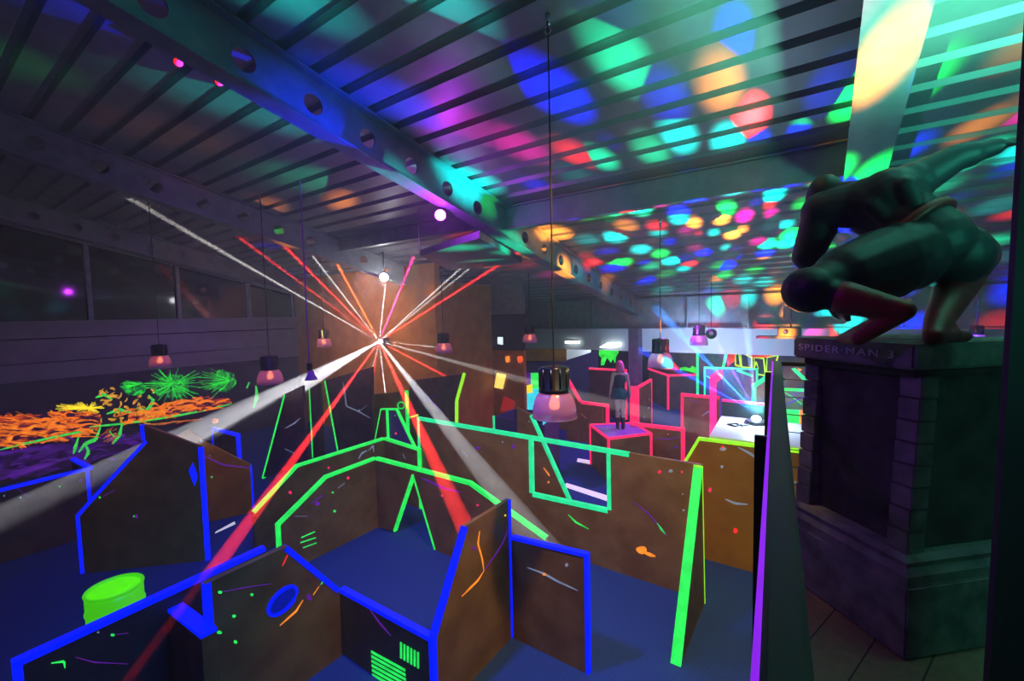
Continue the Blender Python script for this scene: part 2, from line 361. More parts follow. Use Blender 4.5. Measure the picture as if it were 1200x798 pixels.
panel('tall brown plywood wall with green-framed window opening and orange splat', Gp, [(489, 489), (737, 531), (822, 545)], TEALG, (0, 4), holes=[[(623, 514), (711, 530), (712, 597), (624, 578)]], hole_tape=[(0, (1, 2, 3))], w=.06, holew=.06,
      decals=marks([(O_, 'b', 752, 644, 11, 8), (O_, 'r', [(752, 646), (762, 650), (768, 652)], 3), (G_, 'r', [(770, 613), (775, 620), (780, 626)], 1.6), (G_, 'r', [(666, 603), (675, 612), (690, 620)], 1.3), (V_, 'r', [(742, 588), (760, 602), (782, 628)], .9), (W_, 'b', 786, 552, 4, 3), (P_, 'b', 773, 553, 3), (W_, 'b', 800, 579, 1.5), (W_, 'b', 801, 598, 2), (P_, 'b', 799, 553, 2), (W_, 'b', 589, 518, 1.6), (V_, 'b', 602, 523, 3, 5), (W_, 'r', [(541, 528), (548, 535)], 1), (V_, 'b', 560, 525, 5, 3)]), decal_mats=DM)
panel('triangular brown brace with broad green tape at the end of tall window wall', Plane('X', -1.22), [(823, 546), (826, 707), (797, 785)], GREEN, (2,), full=True, w=.03, th=.10, name='maze_brace', cat='wall brace', tapes2=((LIME, (0,), .02),))
panel('ochre plywood wall with lime-taped top and red splats below white roof board', Plane('Y', 7.35), [(797, 548), (818, 513), (954, 530)], LIME, (0, 1, 2), board=BOARDO, w=.04,
      decals=marks([(W_, 'b', 847, 526, 6, 4), (R_, 'b', 847, 524, 3), (W_, 'b', 846, 547, 3), (P_, 'b', 832, 574, 3, 4), (W_, 'r', [(850, 585), (862, 590), (876, 591)], 2), (R_, 'b', 862, 622, 4, 5), (W_, 'r', [(865, 524), (880, 532), (890, 540)], 2), (W_, 'r', [(927, 562), (940, 570)], 2)]), decal_mats=DM)
# bunker under the white roof board
t = thing('bunker', 'bunker box with white roof board carrying the bright light projector', 'bunker', (-.75, 8.2, 0))
bm = bmesh.new(); hexa(bm, [Vector((x, yv, z)) for z in (1.96, 2.0) for x, yv in ((-1.40, 7.42), (0, 7.42), (-.12, 8.95), (-1.48, 8.95))]); link('roof_board', bm, plain('white_roof_board', (.8, .8, .84), .5), t)
bm = bmesh.new(); box(bm, (-1.38, 7.44, 0), (-1.33, 8.9, 1.955)); box(bm, (-1.33, 8.85, 0), (-.15, 8.9, 1.955)); link('side_board', bm, BOARD, t)
pa, pb = onz(98, 672, 0), onz(250, 656, 0); pL3 = Plane('V', pa, pb)
panel('tall dark plywood wall with blue zigzag edge and small blue diamond', pL3, [(89, 604), (112, 578), (170, 516), (168, 498), (200, 510), (236, 524)], BLUE, (0, 1, 2, 5, 7), w=.05, th=.06,
      decals=[(4, [(221, 552), (226, 542), (232, 558), (228, 570)])] + marks([(G_, 'b', 117, 583, 2), (V_, 'b', 160, 605, 3, 4), (G_, 'b', 157, 605, 1.5), (V_, 'r', [(120, 582), (135, 574)], 1.4)]), decal_mats=DM)
h = onz(103, 548, 1.3); xL4 = h.x
panel('low purple-brown wall with straight blue top tape reaching the left wall side', Plane('X', xL4), [(104, 548), (-60, 588)], BLUE, (0, 3), w=.05, board=BOARD2, decals=marks([(W_, 'b', 5, 581, 2), (W_, 'b', 24, 583, 2.2), (V_, 'r', [(20, 572), (33, 582)], 1.5), (V_, 'b', 94, 563, 3), (G_, 'b', 70, 570, 1.6)]), decal_mats=DM)
panel('short blue-taped return wall stepping back at the painted mural', Plane('Y', h.y+.02), [(83, 537), (104, 548)], BLUE, (0,), w=.05, board=BOARD2)
panel('orange-lit plywood wall with blue end tape standing behind the zigzag wall', Plane('V', onz(252, 610, 0), onz(298, 600, 0)), [(205, 511), (222, 503), (237, 516), (295, 545)], BLUE, (3,), w=.03, board=BOARDO, decals=marks([(V_, 'r', [(240, 535), (262, 545), (292, 548)], 1.4), (W_, 'b', 236, 517, 2.5), (W_, 'b', 246, 534, 1.6), (G_, 'b', 248, 559, 1.8)]), decal_mats=DM)  # orange light put into the colour by using the orange-lit board
panel('small far wall outlined in blue tape in front of the mural end', Plane('V', onz(248, 501, 1.35), onz(278, 509, 1.35)), [(248, 501), (278, 509)], BLUE, (0, 1, 3), w=.06, board=BOARD2)
panel('tall maroon wall with slanted green left edge under the laser', Plane('Y', 5.28), [(307, 560), (333, 462), (354, 452), (362, 545)], GREEN, (0,), full=True, w=.05, board=BOARD2, decals=marks([(W_, 'r', [(334, 502), (345, 496), (352, 490)], 1.2), (W_, 'r', [(334, 526), (345, 531)], 1.4)]), decal_mats=DM)
panel('narrow dark wall with thin green edge between two slanted green edges', Plane('Y', 6.9), [(362, 455), (375, 450)], GREEN, (3,), w=.045, board=BOARD2)
panel('tall dark purple wall with green edge leaning right and pale cracks', Plane('Y', 7.0), [(380, 446), (436, 430), (436, 545), (398, 545)], GREEN, (3,), full=True, w=.06, board=BOARD2, decals=marks([(W_, 'r', [(402, 448), (404, 460), (406, 476), (420, 482), (434, 490)], .9), (W_, 'b', 421, 481, 2), (W_, 'r', [(421, 482), (430, 475)], .7)]), decal_mats=DM)
panel('narrow green-edged trapezoid wall left of the violet-lit one', Plane('Y', 7.2), [(438, 520), (446, 479), (453, 479), (455, 525)], GREEN, (0, 1, 2), full=True, w=.03)
panel('violet-lit trapezoid wall edged green beside tall window wall', Plane('Y', 7.25), [(454, 479), (464, 479), (486, 525), (456, 525)], GREEN, (0, 1, 3), full=True, w=.035, board=plain('violet_lit_board', (.16, .06, .32), .6), decals=marks([(W_, 'b', 463, 487, 1.5), (P_, 'b', 464, 508, 2)]), decal_mats=DM)  # violet light put into the board colour
panel('small tilted brown wall peeking over left end of tall window wall', Plane('Y', 7.9), [(471, 491), (488, 486)], GREEN, (0,), w=.04)
panel('tall brown wall with green strip and round green mark near laser', Plane('Y', 7.6), [(436, 462), (476, 458)], GREEN, (1,), w=.05, decals=[(G_, p) for p in ribbon([(470+4*math.cos(k/10*2*PI), 475+4*math.sin(k/10*2*PI)) for k in range(11)], .6)], decal_mats=DM)
panel('dark violet wall with bent lime edge left of the yellow notice', Plane('Y', 8.4), [(480, 446), (544, 438), (535, 470), (535, 500), (480, 500)], LIME, (1, 2), full=True, w=.05, board=BOARD2, decals=marks([(V_, 'r', [(485, 452), (505, 470), (520, 485)], .9), (V_, 'r', [(495, 470), (512, 462)], .9)]), decal_mats=DM)
panel('brown wall behind the window opening with slanted teal edge', Plane('Y', 7.7), [(606, 478), (623, 486), (669, 588), (606, 588)], TEALG, (1,), full=True, w=.06, decals=marks([(O_, 'r', [(637, 548), (643, 556), (644, 558)], 1.3), (O_, 'b', 643, 565, 2), (W_, 'b', 620, 494, 1.5)]), decal_mats=DM)
# dark open-topped crate
t = thing('crate', 'dark violet open-topped crate behind the tall window wall', 'crate', (*onz(610, 490, 0).xy, 0))
q = [onz(*p, 1.5) for p in ((579, 488), (638, 499), (655, 483), (602, 479))]; cq = sum(q, Vector())/4
bm = bmesh.new()
for i in range(4):
    a, b2 = q[i], q[(i+1) % 4]; ai, bi = a+(cq-a)*.06, b2+(cq-b2)*.06
    hexa(bm, [Vector((p.x, p.y, z)) for z in (.0, 1.5) for p in (a, b2, bi, ai)])
cr = link('body', bm, plain('crate_violet', (.06, .03, .14), .5), t); cr.location = -Vector(t.location)
bm = bmesh.new(); tube(bm, [Vector((q[0].x, q[0].y-.01, z)) for z in (1.1, 1.52)], .03, 6); link('corner_tape', bm, TEALG, t)
panel('broken-topped brown wall with jagged skyline behind the big lamp', Plane('Y', 12.2), [(664, 505), (666, 489), (681, 485), (687, 491), (706, 477)], None)
panel('pink-edged wall sloping down beside the figure, behind the big lamp', Plane('Y', 13.2), [(650, 440), (664, 440), (681, 470), (713, 474)], PINK, (1, 2, 3), w=.09)
panel('dark wall with thin red top tape behind the pink-haired figure', Plane('Y', 15.6), [(690, 431), (734, 433)], PINK, (0, 1), w=.07, board=BOARD2)
panel('low pink-edged wall to right of the pink-edged cube', Plane('Y', 10.9), [(739, 495), (802, 502)], PINK, (0, 1), w=.08, decals=marks([(P_, 'b', 783, 509, 1.5), (B_, 'b', 792, 524, 1.8), (V_, 'r', [(766, 513), (780, 515), (797, 512)], .8)]), decal_mats=DM)
panel('solid pink end board at the foot of steel column', Plane('Y', 13.6), [(738, 453), (748, 453)], None, board=PINK)
panel('brown panel framed in pink tape beside the steel column', Plane('X', Plane('Y', 13.6).hit(748, 453)[0]), [(748, 453), (764, 444)], PINK, (0, 1, 3), w=.07, decals=marks([(W_, 'b', 761, 468, 1.5), (W_, 'b', 760, 478, 2), (W_, 'b', 755, 488, 1.5)]), decal_mats=DM)
# box bunker with red edges
c0 = onz(783, 480, 0); zc = (Plane('Y', c0.y)).hit(783, 440)[1]
pr = onz(821, 439, zc); plf = onz(760, 432, zc); bk = pr+plf-Vector((c0.x, c0.y, zc))
t = thing('bunker', 'dark box bunker with red taped edges under the mid-sized lamp', 'bunker', (c0.x, c0.y, 0))
bm = bmesh.new(); hexa(bm, [Vector((p.x, p.y, z)) for z in (0, zc) for p in (c0, pr, bk, plf)]); link('body', bm, BOARD2, t)
bm = bmesh.new()
for a, b2 in ((Vector((c0.x, c0.y, 0)), Vector((c0.x, c0.y, zc))), (Vector((c0.x, c0.y, zc)), pr), (Vector((c0.x, c0.y, zc)), plf), (pr, Vector((pr.x, pr.y, 0)))): tube(bm, [a, b2], .05, 6)
link('edge_tape', bm, PINK, t)
panel('brown wall with pink top tape left of the white roof board', Plane('Y', 12.4), [(798, 461), (843, 465)], PINK, (0, 3), w=.07, decals=marks([(W_, 'r', [(822, 488), (830, 482), (838, 486)], 1), (V_, 'r', [(806, 468), (822, 472)], .8)]), decal_mats=DM)
panel('narrow upright wall glowing pink edge-on left of the projector', Plane('X', Plane('Y', 12.2).hit(838, 441)[0]), [(847, 434), (838, 441)], MAGENTA, (0, 1), w=.2, th=.12, board=VIOLG)
panel('low wall with pale pink top tape behind the projector', Plane('Y', 11.2), [(846, 468), (899, 473)], MAGENTA, (0,), w=.05, board=BOARD2)
panel('dark navy wall framed in green at the back, slanted right side', Plane('Y', 17.5), [(816, 520), (816, 410), (853, 411), (845, 450), (845, 520)], TEALG, (0, 1, 2), full=True, w=.09, board=NAVY)
panel('wide dark blue wall with thin green frame lit by blue beam', Plane('Y', 14.9), [(825, 430), (888, 432)], TEALG, (0, 1, 3), w=.05, board=plain('blue_black_board', (.02, .04, .14), .6), decals=[(0, [(864, 432), (883, 440), (882, 442), (863, 435)]), (0, [(828, 440), (835, 444), (834, 445), (828, 441)])], decal_mats=[TEALG])
panel('low wall with stepped cyan-green top behind railing post', Plane('Y', 12.0), [(881, 451), (908, 433)], TEALG, (0, 3), w=.10)
panel('slanted green-striped dark wall seen through the railing wires', Plane('Y', 14.0), [(918, 428), (955, 428)], None, board=BOARD2, decals=[(0, [(927, 432), (932, 431), (947, 445), (941, 446)]), (1, [(934, 431), (940, 433), (937, 435)])], decal_mats=[TEALG, ORANGE])
panel('grey-brown wall with violet stripe and green top seen through the railing wires', Plane('Y', 11.4), [(915, 455), (962, 457)], GREEN, (0,), w=.05, board=BOARD, decals=marks([(V_, 'r', [(920, 474), (940, 466), (958, 458)], 1.8), (0, 'r', [(918, 459), (930, 466), (940, 474)], .8)]), decal_mats=DM)
panel('bright green painted low wall with orange stripe seen through the railing wires', Plane('Y', 10.2), [(915, 480), (962, 482)], None, board=GREEN, decals=[(0, [(937, 480), (942, 480), (942, 497), (937, 497)])], decal_mats=[ORANGE])

# pink-edged cube with the figure on top
zc2 = 1.05; q = [onz(*p, zc2) for p in ((692, 498), (713, 514), (763, 508), (741, 496))]; cc = sum(q, Vector())/4
t = thing('cube_platform', 'pink-edged brown cube that the pink-haired figure stands on', 'platform', (cc.x, cc.y, 0))
bm = bmesh.new(); hexa(bm, [Vector((p.x, p.y, z)) for z in (0, zc2-.002) for p in q]); link('body', bm, BOARD, t)
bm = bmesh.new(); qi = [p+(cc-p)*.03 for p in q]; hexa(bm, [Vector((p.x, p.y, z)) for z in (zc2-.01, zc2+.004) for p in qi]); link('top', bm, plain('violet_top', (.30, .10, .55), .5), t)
bm = bmesh.new()
for i in range(4):
    a = q[i]; b2 = q[(i+1) % 4]; tube(bm, [a, b2], .035, 6); tube(bm, [Vector((a.x, a.y, 0)), a], .035, 6)
link('edge_tape', bm, PINK, t)

# floor stripes
def floor_strip(label, pts):
    bm = bmesh.new(); p = [onz(*a, 0.004) for a in pts]; hexa(bm, [Vector((v.x, v.y, z)) for z in (0.001, .006) for v in p])
    o = link('floor_strip', bm, plain('white_floor_tape', (.8, .8, .85), .5, em=(.8, .8, .9), es=.6), None); tag(o, label, 'floor strip', 'white strips on the floor')
floor_strip('white strip on the floor seen low in the window opening', [(660, 570), (664, 566), (716, 582), (714, 588)])
floor_strip('white strip on the floor beside the pink cube', [(676, 541), (677, 537), (700, 541), (697, 545)])
floor_strip('short bright strip on the dark floor by the zigzag wall', [(252, 625), (253, 623), (275, 611), (276, 614)])

# green drum
D = onz(134, 687, .72)
t = thing('oil_drum', 'glowing green steel drum standing on the dark floor', 'drum', (D.x, D.y, 0))
m, nt, b = nodes('green_drum'); b.inputs['Base Color'].default_value = (.05, .6, .02, 1); b.inputs['Emission Color'].default_value = (.10, 1, .0, 1); b.inputs['Roughness'].default_value = .35
b.inputs['Emission Strength'].default_value = .45; DRUM = m
r = .28; bm = bmesh.new(); lathe(bm, [(0, .015), (r-.02, .015), (r, 0), (r, .18), (r+.012, .20), (r+.012, .215), (r, .235), (r, .45), (r+.012, .47), (r+.012, .485), (r, .505), (r, .70), (r-.02, .70), (r-.03, .69)], (D.x, D.y, 0), 40); link('shell', bm, DRUM, t, True)
bm = bmesh.new(); lathe(bm, [(r-.015, .695), (r-.03, .690), (r-.05, .705), (r-.2, .705), (0, .705)], (D.x, D.y, 0), 40); lathe(bm, [(.03, .705), (.03, .72), (0, .72)], (D.x+.12, D.y+.08, 0), 14); LID = link('lid', bm, glow('green_drum_lid', (.10, 1, .0), .8, .1), t, True)
bm = bmesh.new(); lathe(bm, [(r-.022, .692), (r-.018, .72), (r+.006, .724), (r+.012, .71), (r+.004, .692)], (D.x, D.y, 0), 40); link('rim', bm, DRUM, t, True)

# ================================================================== MURAL on the left wall (fluorescent airbrush)
pm = Plane('X', -16.775); rm = random.Random(11)
mu = thing('wall_mural', 'fluorescent mural of green bursts and orange flames along the left wall', 'mural', (-16.77, 4, 1.5))
def strokes(name, polys, m):
    bm = bmesh.new()
    for i, p in enumerate(polys): slab(bm, pm, [[pm.hit(*v) for v in p]], -.004-.0004*(i % 12), .0)
    o = link(name, bm, m, mu); o['kind'] = 'stuff'; return o
fl = []
for i in range(70):                                  # flame tongues, licking right to left
    x = rm.uniform(-10, 118); y0 = 522-.13*x+rm.uniform(-26, 6); L = rm.uniform(10, 34); a = rm.uniform(-.7, .25)
    fl += ribbon(bez((x, y0), (x-L*.5, y0-L*.25*rm.random()), (x-L, y0+L*a*.6), 3), rm.uniform(.4, 1.3))
for i in range(45):
    x = rm.uniform(150, 272); y0 = 492-(x-150)*.16+rm.uniform(-11, 5); L = rm.uniform(8, 24)
    fl += ribbon(bez((x, y0), (x-L*.5, y0+rm.uniform(-6, 3)), (x-L, y0+rm.uniform(-2, 5)), 3), rm.uniform(.6, 1.6))
def flame_mat(name, ramp, scale, stretch, s):
    m, nt, b = nodes(name); L = nt.links.new; b.inputs['Base Color'].default_value = (.04, .025, .06, 1); b.inputs['Roughness'].default_value = .7
    tc = N(nt, 'ShaderNodeTexCoord'); mp = N(nt, 'ShaderNodeMapping'); mp.inputs['Scale'].default_value = stretch
    nz = N(nt, 'ShaderNodeTexNoise'); nz.inputs['Scale'].default_value = scale; nz.inputs['Detail'].default_value = 6; nz.inputs['Distortion'].default_value = 1.6
    cr = N(nt, 'ShaderNodeValToRGB'); e = cr.color_ramp.elements
    for i, (p, c) in enumerate(ramp):
        el = e[i] if i < 2 else e.new(p); el.position = p; el.color = (*c, 1)
    L(tc.outputs['Object'], mp.inputs[0]); L(mp.outputs[0], nz.inputs['Vector']); L(nz.outputs['Fac'], cr.inputs[0]); L(cr.outputs[0], b.inputs['Emission Color']); b.inputs['Emission Strength'].default_value = s
    return m
rj = random.Random(5)
def ragged(top, bot, n=26, j=4):
    f = lambda P, t: [(P[i][0]+(P[i+1][0]-P[i][0])*u, P[i][1]+(P[i+1][1]-P[i][1])*u) for i, u in [(min(int(t*(len(P)-1)), len(P)-2), t*(len(P)-1)-min(int(t*(len(P)-1)), len(P)-2))]][0]
    a = [f(top, i/n) for i in range(n+1)]; b2 = [f(bot, i/n) for i in range(n+1)]
    return [(x, y_-rj.random()*j*(i % 2)) for i, (x, y_) in enumerate(a)] + [(x, y_+rj.random()*j*(i % 2)) for i, (x, y_) in enumerate(b2)][::-1]
OR = [(.44, (.015, 0, .02)), (.52, (.45, .04, 0)), (.60, (1, .22, .01)), (.72, (1, .5, .03))]
strokes('orange_flame_field', [ragged([(-20, 490), (40, 487), (80, 482), (118, 486)], [(-20, 528), (30, 520), (70, 516), (118, 498)], 30, 7), ragged([(150, 487), (200, 473), (240, 466), (270, 468)], [(150, 494), (200, 489), (240, 480), (270, 473)], 24, 4)], flame_mat('mural_flame_field', OR, 3.2, (1, .55, 1.6), .95))
GR = [(.40, (.0, .02, .01)), (.52, (.0, .25, .02)), (.66, (.02, .8, .05))]
strokes('green_mist_field', [blob(202, 452, 28, 18, 24, .4, rj), blob(262, 447, 16, 18, 20, .4, rj), blob(158, 455, 18, 9, 16, .4, rj)], flame_mat('mural_green_field', GR, 5, (1, 1, 1), .8))
VI = [(.42, (.01, 0, .03)), (.60, (.06, .005, .22)), (.75, (.14, .02, .4))]
strokes('violet_cloud_field', [ragged([(-20, 532), (40, 524), (90, 518), (180, 505)], [(-20, 562), (40, 556), (90, 545), (180, 520)], 24, 5)], flame_mat('mural_violet_field', VI, 2.2, (1, .6, 1.4), .8))
strokes('orange_flames', fl, glow('mural_orange', (1, .22, .01), .75, .6, 14))
ye = []
for i in range(60):
    a = rm.uniform(2.5, 4.2) if i % 2 else rm.uniform(0, 6.28); L = rm.uniform(10, 40 if 2.9 < a < 3.6 else 20)
    ye += ribbon([(104, 478), (104+L*math.cos(a), 478+L*.45*math.sin(a))], rm.uniform(.6, 1.6))
strokes('yellow_burst', ye, glow('mural_yellow', (.95, .75, .02), .85, .4, 10))
gr = []
for cx, cy, n_, rr, a0, a1 in ((202, 450, 75, 30, 0, 6.28), (270, 445, 45, 34, 2.0, 3.9), (165, 450, 25, 22, 2.6, 3.6)):
    for i in range(n_):
        a = rm.uniform(a0, a1); L = rr*rm.uniform(.4, 1.25); s = rm.uniform(0, .3)
        gr += ribbon([(cx+s*L*math.cos(a), cy+s*L*.62*math.sin(a)), (cx+L*math.cos(a), cy+L*.62*math.sin(a))], rm.uniform(.25, .8))
strokes('green_burst', gr, glow('mural_green', (.02, .85, .05), .75, .5, 12))
ln = ribbon(bez((0, 527), (60, 512), (110, 503), 6), 1.3)+ribbon(bez((105, 500), (190, 494), (272, 473), 8), 1.1)
for pts in ([(118, 500), (112, 515), (100, 520), (92, 530)], [(100, 520), (104, 530), (99, 538)], [(92, 512), (88, 525), (86, 532)], [(143, 497), (140, 510), (132, 520)], [(128, 505), (134, 512)], [(160, 478), (172, 482), (180, 470), (174, 463)], [(112, 466), (122, 462), (132, 468)], [(125, 485), (140, 480), (155, 484)], [(292, 448), (289, 455)], [(300, 452), (301, 465), (297, 478)]):
    ln += ribbon(pts, 2.2)
strokes('green_lines', ln, glow('mural_green_line', (.05, .8, .10), .7, .4, 12))
bd = []
for i in range(38):
    x = rm.uniform(112, 182); y0 = rm.uniform(456, 492); a = rm.uniform(0, 6.28); L = rm.uniform(5, 14)
    bd += ribbon(bez((x, y0), (x+L*.6*math.cos(a+.5), y0+L*.5*math.sin(a+.5)), (x+L*math.cos(a), y0+L*.6*math.sin(a)), 3), rm.uniform(.7, 1.8))
strokes('machine_body', bd, glow('mural_amber', (.85, .40, .03), .6, .6, 14))
ot = []
for i in range(26):
    x = rm.uniform(125, 140); y0 = rm.uniform(500, 515); ot += ribbon([(x, y0), (x-rm.uniform(3, 8), y0+rm.uniform(2, 6))], 1)
ot += [blob(252, 493, 5, 4)]
for i in range(20):
    x = rm.uniform(175, 240); y0 = 498-(x-175)*.12; ot += ribbon([(x, y0), (x-rm.uniform(8, 20), y0+rm.uniform(0, 4))], .8)
strokes('orange_splashes', ot, glow('mural_rust', (.8, .2, .03), .5, .5, 14))
vi = []
for i in range(14):
    x = rm.uniform(0, 180); y0 = rm.uniform(522, 552)-x*.1; L = rm.uniform(10, 30)
    vi += ribbon(bez((x, y0), (x+L*.5, y0-rm.uniform(0, 6)), (x+L, y0+rm.uniform(-4, 4)), 3), rm.uniform(.5, 1.6))
strokes('violet_clouds', vi, glow('mural_violet', (.16, .02, .5), .28, .6, 8))

# ================================================================== BACK ROOM details
def board(name, label, cat, pl, pts, m, th=.05, group=None):
    bm = bmesh.new(); slab(bm, pl, [[pl.hit(*p) for p in pts]], 0, th); return tag(link(name, bm, m, None), label, cat, group)
pf = Plane('Y', 18.5)
board('wall_board', 'brown board high on the back wall left of the white board', 'board', pf, [(612, 407), (664, 409), (664, 423), (612, 423)], BOARDO)
board('wall_board', 'pale white board with slanted lower edge on the back wall', 'board', pf, [(664, 405), (692, 406), (692, 413), (664, 422)], plain('pale_board', (.6, .62, .66), .6, em=(.5, .55, .6), es=.35))
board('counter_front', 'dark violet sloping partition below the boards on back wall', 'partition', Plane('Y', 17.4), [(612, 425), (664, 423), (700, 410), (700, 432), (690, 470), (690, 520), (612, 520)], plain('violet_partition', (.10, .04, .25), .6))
pd = Plane('Y', 15.2)
t = thing('doorway_light_screen', 'green and cyan glowing screen standing in for the lit doorway behind the big lamp', 'screen', pd.P(pd.hit(628, 478)))  # glowing boards stand in for the bright lit doorway
def pp(name, pl, pts, m, par, th=.03):
    bm = bmesh.new(); slab(bm, pl, [[pl.hit(*p) for p in pts]], 0, th); return link(name, bm, m, par)
pp('cyan_field', pd, [(615, 455), (640, 455), (640, 480), (615, 480)], CYANG, t); pp('green_field', pd, [(622, 437), (641, 437), (641, 456), (622, 456)], GREEN, t)
pp('violet_field', pd, [(614, 437), (622, 437), (622, 456), (614, 456)], VIOLG, t); pp('yellow_patch', Plane('Y', 15.17), [(616, 452), (623, 450), (624, 460), (617, 461)], YELLOW, t)
board('doorway_light_post', 'short cyan glowing post standing in for the doorway light below the big lamp', 'post', Plane('Y', 9.2), [(636, 488), (646, 488), (646, 512), (636, 512)], CYANG, .1)  # glowing board stands in for more of the doorway light
pg = Plane('Y', 23.37)
t = thing('wall_graffiti', 'green dripping graffiti on the far wall beside figure', 'graffiti', pg.P(pg.hit(714, 428)))
bm = bmesh.new(); slab(bm, pg, [[pg.hit(*p) for p in [(702, 410), (709, 407), (716, 408), (724, 407), (725, 413), (722, 418), (721, 426), (718, 420), (716, 425), (711, 419), (708, 428), (704, 428), (705, 420), (702, 416)]]], -.01, 0); link('paint', bm, glow('graffiti_green', (.03, .9, .05), .9, .7, 5), t)
t = thing('wall_graffiti', 'lime-outlined block letters with red glow above on the far wall', 'graffiti', pg.P(pg.hit(885, 435)))
bm = bmesh.new(); slab(bm, pg, [[pg.hit(*p) for p in [(852, 413), (913, 413), (912, 420), (898, 419), (876, 421), (866, 414), (860, 424), (852, 430)]]], -.008, 0); link('red_glow', bm, glow('graffiti_red', (1, .06, .01), .8, .5, 3), t)
bm = bmesh.new()
for L in ([(862, 416), (866, 413), (868, 429), (862, 428)], [(868, 413), (881, 419), (881, 431), (869, 430)], [(884, 419), (895, 420), (897, 440), (884, 438)], [(899, 419), (912, 416), (906, 436), (898, 436)]):
    slab(bm, pg, [[pg.hit(*p) for p in L]], -.016, -.009)
    for r_ in ribbon(L+[L[0]], .9): slab(bm, pg, [[pg.hit(*p) for p in r_]], -.024, -.017, 1)
for r_ in ribbon([(884, 432), (886, 424), (889, 432)], .9): slab(bm, pg, [[pg.hit(*p) for p in r_]], -.024, -.017, 1)
link('letters', bm, [NAVY, glow('graffiti_lime', (.55, .95, .02), .9)], t)
board('painted_patch', 'red glowing painted lumps along top of the red-edged bunker', 'painted patch', Plane('Y', 19.9), [(762, 434), (778, 432), (786, 429), (789, 424), (793, 429), (796, 431), (796, 438), (770, 437)], glow('patch_red', (1, .03, .02), .9, .5, 4))
board('painted_patch', 'green glowing painted patch next to the red one above bunker', 'painted patch', Plane('Y', 19.85), [(797, 431), (803, 430), (808, 432), (811, 429), (816, 431), (816, 438), (798, 438)], glow('patch_green', (.05, .95, .03), .9, .5, 4))
for i, (lab, pts, yy) in enumerate((('white fluorescent strip lamp over the brown and white boards', [(662, 400), (678, 399.5), (678, 402.5), (662, 402.5)], 16.0), ('bright white fluorescent lamp over the green graffiti', [(702, 407), (711, 402), (727, 401.5), (727, 406), (716, 408)], 16.0))):
    pl = Plane('Y', yy); t = thing('strip_lamp', lab, 'lamp', pl.P(pl.hit(*pts[0])), 'strip lamps in the back room')
    pp('diffuser', pl, pts, plain('strip_light%d' % i, (1, 1, 1), .5, em=(.85, 1, .95), es=3), t, .12)
    bm = bmesh.new(); a = pl.hit(*pts[0]); b2 = pl.hit(*pts[-2]); box(bm, (a[0], yy+.02, max(a[1], b2[1])+.03), (pl.hit(*pts[2])[0], yy+.1, max(a[1], b2[1])+.10)); link('housing', bm, WHITE, t)
    zt_ = max(a[1], b2[1])+.1
    for x_ in (a[0]+.05, pl.hit(*pts[2])[0]-.05):
        bm = bmesh.new(); tube(bm, [(x_, yy+.06, zt_-.02), (x_, yy+.06, 2.955)], .012, 6); link('hanger', bm, WHITE, t)
# things on the recess wall
p12 = Plane('Y', 11.95)
board('wall_notice', 'tilted yellow paper notice on the orange recess wall', 'notice', p12, [(582, 437), (593, 439), (589, 456), (579, 454)], glow('notice_yellow', (1, .8, .15), 1.0, .15, 4), .01)
board('wall_notice', 'small white glowing notice on the dark band of recess wall', 'notice', p12, [(583, 395), (589, 395), (589, 404), (583, 403)], glow('notice_white', (.8, .95, 1), 1.1, .1, 3), .02)
board('paint_mark', 'orange paint mark on the recess wall, left one', 'paint mark', p12, [(592, 418), (597, 417), (597, 424), (593, 425)], ORANGE, .01)
board('paint_mark', 'red-orange round paint mark near right end of recess wall', 'paint mark', p12, [(606, 418), (611, 417), (613, 421), (611, 425), (607, 425)], glow('mark_red', (1, .12, .02), .9), .01)
board('paint_mark', 'red triangular paint mark low on the recess wall', 'paint mark', p12, [(590, 464), (603, 470), (602, 480), (586, 483)], plain('dull_red_paint', (.5, .02, .02), .6, em=(.6, .02, .01), es=.35), .01)


# ================================================================== GALLERY: railing, pedestal, statue, post
RZ = 3.58; RC = onz(911, 425, RZ); RN = onz(922, 798, RZ)
rdir = (RN-RC); rdir.z = 0; rdir.normalize(); rn = Vector((rdir.y, -rdir.x, 0))
if rn.x > 0: rn = -rn                                  # outward, over the arena
t = thing('railing', 'steel gallery railing with flat handrail, dark posts and black wires', 'railing', (RC.x, RC.y, GZ))
def flatbar(bm, a, b, w, h_):
    d = (b-a).normalized(); s = Vector((-d.y, d.x, 0)).normalized()*w/2; u = Vector((0, 0, h_/2))
    b2 = bmesh.new(); hexa(b2, [a-s-u, a+s-u, b+s-u, b-s-u, a-s+u, a+s+u, b+s+u, b-s+u]); bmesh.ops.bevel(b2, geom=b2.edges[:], offset=min(w, h_)*.25, segments=2, affect='EDGES'); merge(bm, b2)
RAILM = plain('brushed_rail', (.02, .045, .05), .5, .1, spec=.12)  # teal reflection tinted into the dark base colour
bm = bmesh.new(); flatbar(bm, RC, RC+rdir*5.5, .052, .03); link('handrail', bm, RAILM, t)
bm = bmesh.new(); flatbar(bm, RC+rn*.031, RC+rdir*5.5+rn*.031, .008, .022); link('reflection_strip', bm, glow('violet_reflection', (.30, .012, .9), .8, .1), t)['label'] = 'violet reflection along the handrail, put in as a glowing strip'  # emissive strip paints the violet reflection on the rail's outer side
bm = bmesh.new(); flatbar(bm, RC+Vector((-.02, 0, -.005)), RC+Vector((1.9, .0, -.005)), .05, .03); link('handrail', bm, BLACK, t)
